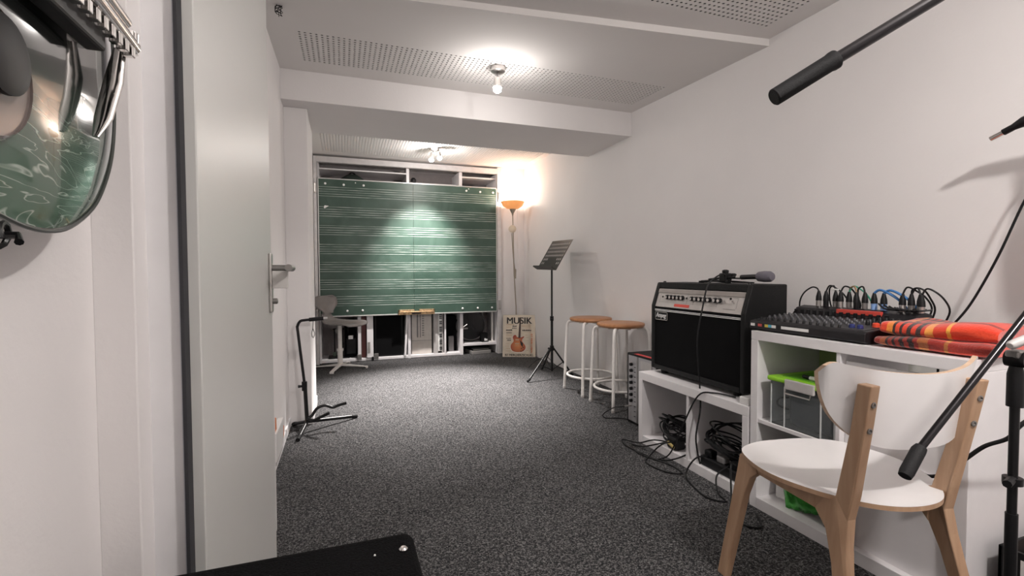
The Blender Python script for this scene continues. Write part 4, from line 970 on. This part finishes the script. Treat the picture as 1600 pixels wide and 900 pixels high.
# ---------------------------------------------------------------- boom stands on the right
def tripod(t, base, foot=.30, r=.010):
    for k in range(3):
        a = 2*PI*k/3+.5; q = MB(); q.tube([(base[0], base[1], .09), (base[0]+foot*math.cos(a), base[1]+foot*math.sin(a), .012)], r, 8); lg = q.build('leg', BLACKM, t, smooth=True)
        e = V(base[0]+foot*math.cos(a), base[1]+foot*math.sin(a), .014); MB().lathe([(.011, -.012), (.013, .01)], 8, Matrix.Translation(e)).build('rubber_foot', RUBBER, lg)
t = thing('microphone_stand', 'black boom microphone stand whose boom slopes down in front of the white chair', 'microphone stand', (1.166, .507, 0))
def loc(p): return Vector(p)-V(1.166, .507, 0)
q = MB(); q.tube([(0, 0, .07), (0, 0, .60)], .0092, 16); q.build('lower_pole', BLACKM, t, smooth=True)
q = MB(); q.tube([(0, 0, .58), (0, 0, .90)], .0072, 16); q.build('upper_pole', BLACKM, t, smooth=True)
q = MB(); q.tube([(0, 0, .80), (0, 0, .86), (0, 0, .875)], [.0122, .012, .009], 16); q.build('pole_clutch', BLACK, t, smooth=True)
q = MB(); q.tube([(0, 0, .655), (0, 0, .668)], .0145, 16); q.tube([(0, 0, .665), (-.04, -.01, .665)], .007, 8); q.build('pole_collar', BLACK, t, smooth=True)
q = MB(); q.cbox((0, 0, .897), (.030, .022, .016)); q.build('boom_bracket', DSTEEL, t, bevel=.004)
a, b = loc((.933, .528, .741)), loc((1.141, .512, .922)); dd = (b-a).normalized()
q = MB(); q.tube([a, b+dd*.35], .0062, 14); q.build('boom', mat('boom_black', (.02, .018, .02), .22, .6), t, smooth=True)
q = MB(); q.tube([loc((.888, .522, .705)), loc((.895, .5228, .711)), a, a+dd*.008], [.0095, .0108, .0108, .009], 16); q.build('boom_grip', RUBBER, t, smooth=True)
MB().lathe([(.014, -.014), (.016, 0), (.014, .014)], 18, alignM((0, 0, .888), (0.1, -1, 0))).build('boom_joint', BLACK, t, smooth=True)
q = MB(); q.tube([b+V(-.035, -.022, -.004), b+V(-.03, -.022, -.003), b+V(.03, -.03, .014), b+V(.05, -.035, .02)], [.005, .008, .008, .006], 12); q.build('joint_lever', LGREYP, t, smooth=True)
tripod(t, (0, 0))
t = thing('microphone_stand', 'black microphone boom with thick grip crossing the upper right corner', 'microphone stand', (1.211, .354, 0))
def loc2(p): return Vector(p)-V(1.211, .354, 0)
p0, p1, p2 = loc2((.673, .598, 1.337)), loc2((.758, .559, 1.394)), loc2((1.211, .354, 1.69))
dd = (p2-p1).normalized()
q = MB(); q.tube([p1-dd*.02, p2+dd*.2], .0098, 18); q.build('boom', D.materials['boom_black'], t, smooth=True)
q = MB(); q.tube([p0-dd*.002, p0, p1-dd*.012, p1-dd*.006, p1, p1+dd*.003], [.0125, .0142, .0142, .0155, .0155, .011], 22); q.build('boom_grip', RUBBER, t, smooth=True)
q = MB(); q.tube([(0, 0, .07), (0, 0, 1.69)], .012, 14); q.build('pole', BLACKM, t, smooth=True)
MB().lathe([(.022, -.02), (.024, 0), (.022, .02)], 18, alignM(p2, (0.1, -1, 0))).build('boom_joint', BLACK, t, smooth=True); tripod(t, (0, 0), .28)
t = thing('microphone_stand', 'microphone stand at the right wall holding a plug with metal tip', 'microphone stand', (2.06, .76, 0))
q = MB(); q.tube([(0, 0, .07), (0, 0, 1.56)], .011, 12); q.build('pole', BLACKM, t, smooth=True)
MB().lathe([(.02, 1.15), (.028, 1.2), (.03, 1.32), (.02, 1.38)], 14).build('mic_pouch', RUBBER, t, smooth=True)
a = V(2.10, .995, 1.503)-V(2.06, .76, 0); b = V(2.10, .962, 1.516)-V(2.06, .76, 0); c_ = V(2.10, .911, 1.537)-V(2.06, .76, 0)
q = MB(); q.tube([a, b], .0085, 12); q.build('metal_tip', CHROME, t, smooth=True)
q = MB(); q.tube([b, (b+c_)/2, c_, (0, 0, 1.565)], [.011, .011, .017, .02], 12); q.build('holder', BLACK, t, smooth=True)
tripod(t, (0, 0), .17, .008)
q = MB(); q.tube(smoothpts([(2.10, .79, 1.45), (2.15, .86, 1.42), (2.16, .927, 1.293), (2.15, .989, 1.103), (2.15, 1.057, .943), (2.135, 1.10, .86), (2.145, 1.15, .80), (2.15, 1.16, .4)], 7), .004, 8)
q = q.build('hanging_cable', BLACK, smooth=True); tag(q, 'black cable hanging down the right wall behind the plaid blanket', 'cable')
q = MB(); q.tube(smoothpts([(2.0, .62, .86), (1.80, .66, .72), (1.66, .70, .66), (1.665, .735, .605), (1.665, .785, .565), (1.675, .84, .50), (1.69, .90, .435), (1.712, .95, .408)], 7), .0055, 8)
q = q.build('sagging_cable', RUBBER, smooth=True); tag(q, 'thick grey-black cable sagging behind the boom stand towards the chair', 'cable')
# crate with a white sheet
t = thing('open_crate', 'open black crate with a white sheet on its side, bottom right corner', 'crate', (1.80, .56, 0))
q = MB(); q.box(0, .36, 0, .01, 0, .25); q.box(0, .36, .24, .25, 0, .25); q.box(0, .01, 0, .25, 0, .25); q.box(.35, .36, 0, .25, 0, .25); q.box(0, .36, 0, .25, 0, .01)
q.build('crate_body', BLACK, t, bevel=.002); bx('white_sheet', D.materials['pale_paper'], -.0015, 0, .11, .20, .02, .23, t)
bx('contents', mat('cardboard', (.40, .30, .26), .8), .03, .33, .02, .22, .0, .20, t, .004)

# ---------------------------------------------------------------- black carpeted cabinet in the foreground
t = thing('speaker_cabinet', 'black carpet-covered speaker cabinet with a steel stud, bottom of the view', 'speaker', (0, 0, 0))
MB().box(-.322, .086, .24, .652, 0, .70).build('cabinet_body', CARPB, t, bevel=.014, seg=4)
MB().lathe([(.0055, 0), (.0055, .002), (.0035, .004), (.0035, .0025)], 16, rotM((.068, .604, .6995))).build('stud', CHROME, t, smooth=True)
MB().lathe([(.0014, 0), (.001, .0015)], 8, rotM((.033, .603, .6998))).build('lint', MG, t)

# ---------------------------------------------------------------- hanging guitar, upper left
GX = V(-.285, .60, 1.29)
t = thing('hollow_guitar', 'glossy black guitar body with painted green blackboard reflection and chrome tailpiece on the wall at the upper left', 'guitar', GX, math.radians(90))
# local frame: outline in (x,z), face towards -y
def gmat():  # blackboard reflection painted into the lacquer: green low down, pale wavy stave lines
    m = D.materials.new('board_reflection_lacquer'); m.use_nodes = True; nt = m.node_tree; b = nt.nodes['Principled BSDF']
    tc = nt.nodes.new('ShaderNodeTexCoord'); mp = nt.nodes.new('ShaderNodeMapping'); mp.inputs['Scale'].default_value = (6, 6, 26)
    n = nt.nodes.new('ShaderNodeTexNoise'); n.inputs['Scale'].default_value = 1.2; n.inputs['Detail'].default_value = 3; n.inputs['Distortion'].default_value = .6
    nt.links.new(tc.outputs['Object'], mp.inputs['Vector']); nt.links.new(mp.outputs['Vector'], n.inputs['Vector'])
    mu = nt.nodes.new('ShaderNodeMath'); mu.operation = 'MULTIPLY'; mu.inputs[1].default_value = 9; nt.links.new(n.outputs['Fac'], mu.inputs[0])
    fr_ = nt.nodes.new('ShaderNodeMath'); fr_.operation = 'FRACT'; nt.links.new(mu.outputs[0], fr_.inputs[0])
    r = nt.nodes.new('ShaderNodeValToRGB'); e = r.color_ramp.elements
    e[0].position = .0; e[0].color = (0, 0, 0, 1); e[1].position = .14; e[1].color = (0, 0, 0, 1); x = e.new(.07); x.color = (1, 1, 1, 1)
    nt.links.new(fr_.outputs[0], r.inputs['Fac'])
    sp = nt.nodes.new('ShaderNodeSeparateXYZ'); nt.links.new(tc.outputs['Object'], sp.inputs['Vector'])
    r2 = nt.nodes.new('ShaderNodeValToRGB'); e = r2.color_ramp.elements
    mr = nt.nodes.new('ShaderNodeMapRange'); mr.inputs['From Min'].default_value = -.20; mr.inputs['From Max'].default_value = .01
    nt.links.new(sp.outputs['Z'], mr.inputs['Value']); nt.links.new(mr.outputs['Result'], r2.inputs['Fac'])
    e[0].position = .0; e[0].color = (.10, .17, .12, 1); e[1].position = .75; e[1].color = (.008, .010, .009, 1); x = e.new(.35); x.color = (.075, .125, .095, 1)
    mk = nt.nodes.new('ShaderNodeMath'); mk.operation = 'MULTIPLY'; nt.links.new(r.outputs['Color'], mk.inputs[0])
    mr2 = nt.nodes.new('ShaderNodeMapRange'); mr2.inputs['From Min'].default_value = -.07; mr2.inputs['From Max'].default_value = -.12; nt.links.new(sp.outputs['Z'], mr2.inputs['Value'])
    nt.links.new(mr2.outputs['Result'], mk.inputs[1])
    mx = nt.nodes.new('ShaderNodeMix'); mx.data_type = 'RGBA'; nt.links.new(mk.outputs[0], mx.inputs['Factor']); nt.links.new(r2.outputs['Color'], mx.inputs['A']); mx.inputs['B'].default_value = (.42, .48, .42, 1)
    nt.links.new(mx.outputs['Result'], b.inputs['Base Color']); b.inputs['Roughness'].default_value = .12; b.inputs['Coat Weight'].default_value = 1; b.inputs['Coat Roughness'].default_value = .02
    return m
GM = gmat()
go = [(.133, 0), (.132, -.05), (.122, -.095), (.100, -.134), (.070, -.165), (.022, -.190), (-.020, -.198), (-.065, -.195), (-.115, -.181), (-.175, -.152), (-.24, -.128), (-.31, -.138), (-.37, -.138), (-.42, -.10), (-.44, -.04), (-.44, 0)]
go = go+[(a, -b) for a, b in reversed(go[1:-1])]
gpp = [(p.x, p.y) for p in smoothpts([(a, b, 0) for a, b in go+[go[0]]], 4)[:-1]]
rings = []; n = len(gpp); vs = []; fs = []
for k in range(0, 11):
    s = k/10; dome = -.022-.018*(1-s*s) if s < .98 else -.018
    vs += [(-.08*(1-s)+p[0]*s, dome, p[1]*s) for p in gpp] if k else [(-.08, -.04, 0)]
def idx(k, j): return 0 if k == 0 else 1+(k-1)*n+j % n
for j in range(n): fs.append((0, idx(1, j), idx(1, j+1)))
for k in range(1, 10):
    for j in range(n): fs.append((idx(k, j), idx(k+1, j), idx(k+1, j+1), idx(k, j+1)))
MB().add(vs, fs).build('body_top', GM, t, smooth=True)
LAQ = mat('black_lacquer', (.010, .010, .011), .1, coat=1)
MB().prism(gpp, -.019, .030, 'y').build('body_rim', LAQ, t, smooth=True)
# binding
q = MB(); q.tube([(p[0]*1.0, -.019, p[1]) for p in gpp], .0022, 6, closed=True); q.build('binding', mat('dark_binding', (.05, .055, .05), .3), t, smooth=True)
MB().lathe([(.002, 0), (.046, 0), (.050, .003), (.050, .006), (.052, .004)], 36, alignM((-.131, -.035, -.084), (0, -1, 0))).build('control_plate', mat('brown_plate', (.16, .13, .12), .25, coat=.6), t, smooth=True)
MB().lathe([(.002, .006), (.030, .006), (.030, .010), (.022, .012)], 28, alignM((-.125, -.037, -.072), (0, -1, 0))).build('sound_hole', BLACK, t, smooth=True)
MB().box(-.30, .002, -.062, -.044, -.014, .006).build('string_guard', BLACK, t, bevel=.003)
q = MB(); q.tube([(-.12, -.066, .030), (.066, -.062, .020)], [.010, .0085], 14); q.tube([(-.12, -.066, .048), (.05, -.062, .040)], .006, 12); q.build('tailpiece', CHROME, t, smooth=True)
sd = None
for k in range(12):
    p = V(.045-k*.016, -.066, .007)
    if sd is None: sd = MB().cbox((0, 0, 0), (.008, .010, .012)).build('saddle', CHROME, t, bevel=.001); sd.location = p
    else: part_copy(sd, p, t)
q = MB(); q.tube([(.066, -.060, .024), (.090, -.056, .030)], .006, 10); q.tube([(.085, -.056, .044), (.086, -.055, .020)], .0065, 10); q.tube([(.080, -.056, .044), (.081, -.055, .020)], .0045, 10); q.build('strap_button', CHROME, t, smooth=True)
q = MB(); q.tube([(.050, -.056, .010), (.042, -.052, -.03), (.022, -.050, -.075), (.008, -.048, -.098)], [.006, .0095, .0085, .003], 12, flat=.4); q.build('tremolo_arm', CHROME, t, smooth=True)
MB().box(-1.0, -.44, -.046, -.020, -.022, .022).build('neck', LAQ, t, bevel=.004)
q = MB()
for k in range(6): q.tube([(-.12, -.066, .026-k*.004), (-.98, -.052, .016-k*.006)], .0006, 4)
q.build('strings', STEEL, t)
hk_ = thing('guitar_hook', 'small black coiled wire hook under the left edge of the hanging guitar', 'hook', (-.33, .495, 1.082))
q = MB(); q.tube([(.0+.0010*k, .010*math.cos(k*.6), .010*math.sin(k*.6)) for k in range(80)], .0022, 6); q.build('coil', BLACKM, hk_, smooth=True)
q = MB(); q.tube([(0, 0, 0), (.085, 0, 0), (.09, -.01, -.006)], .003, 8); q.build('pin', BLACKM, hk_, smooth=True)
bx('wall_plate', BLACKM, 0, .004, -.015, .015, -.02, .02, hk_, .001)
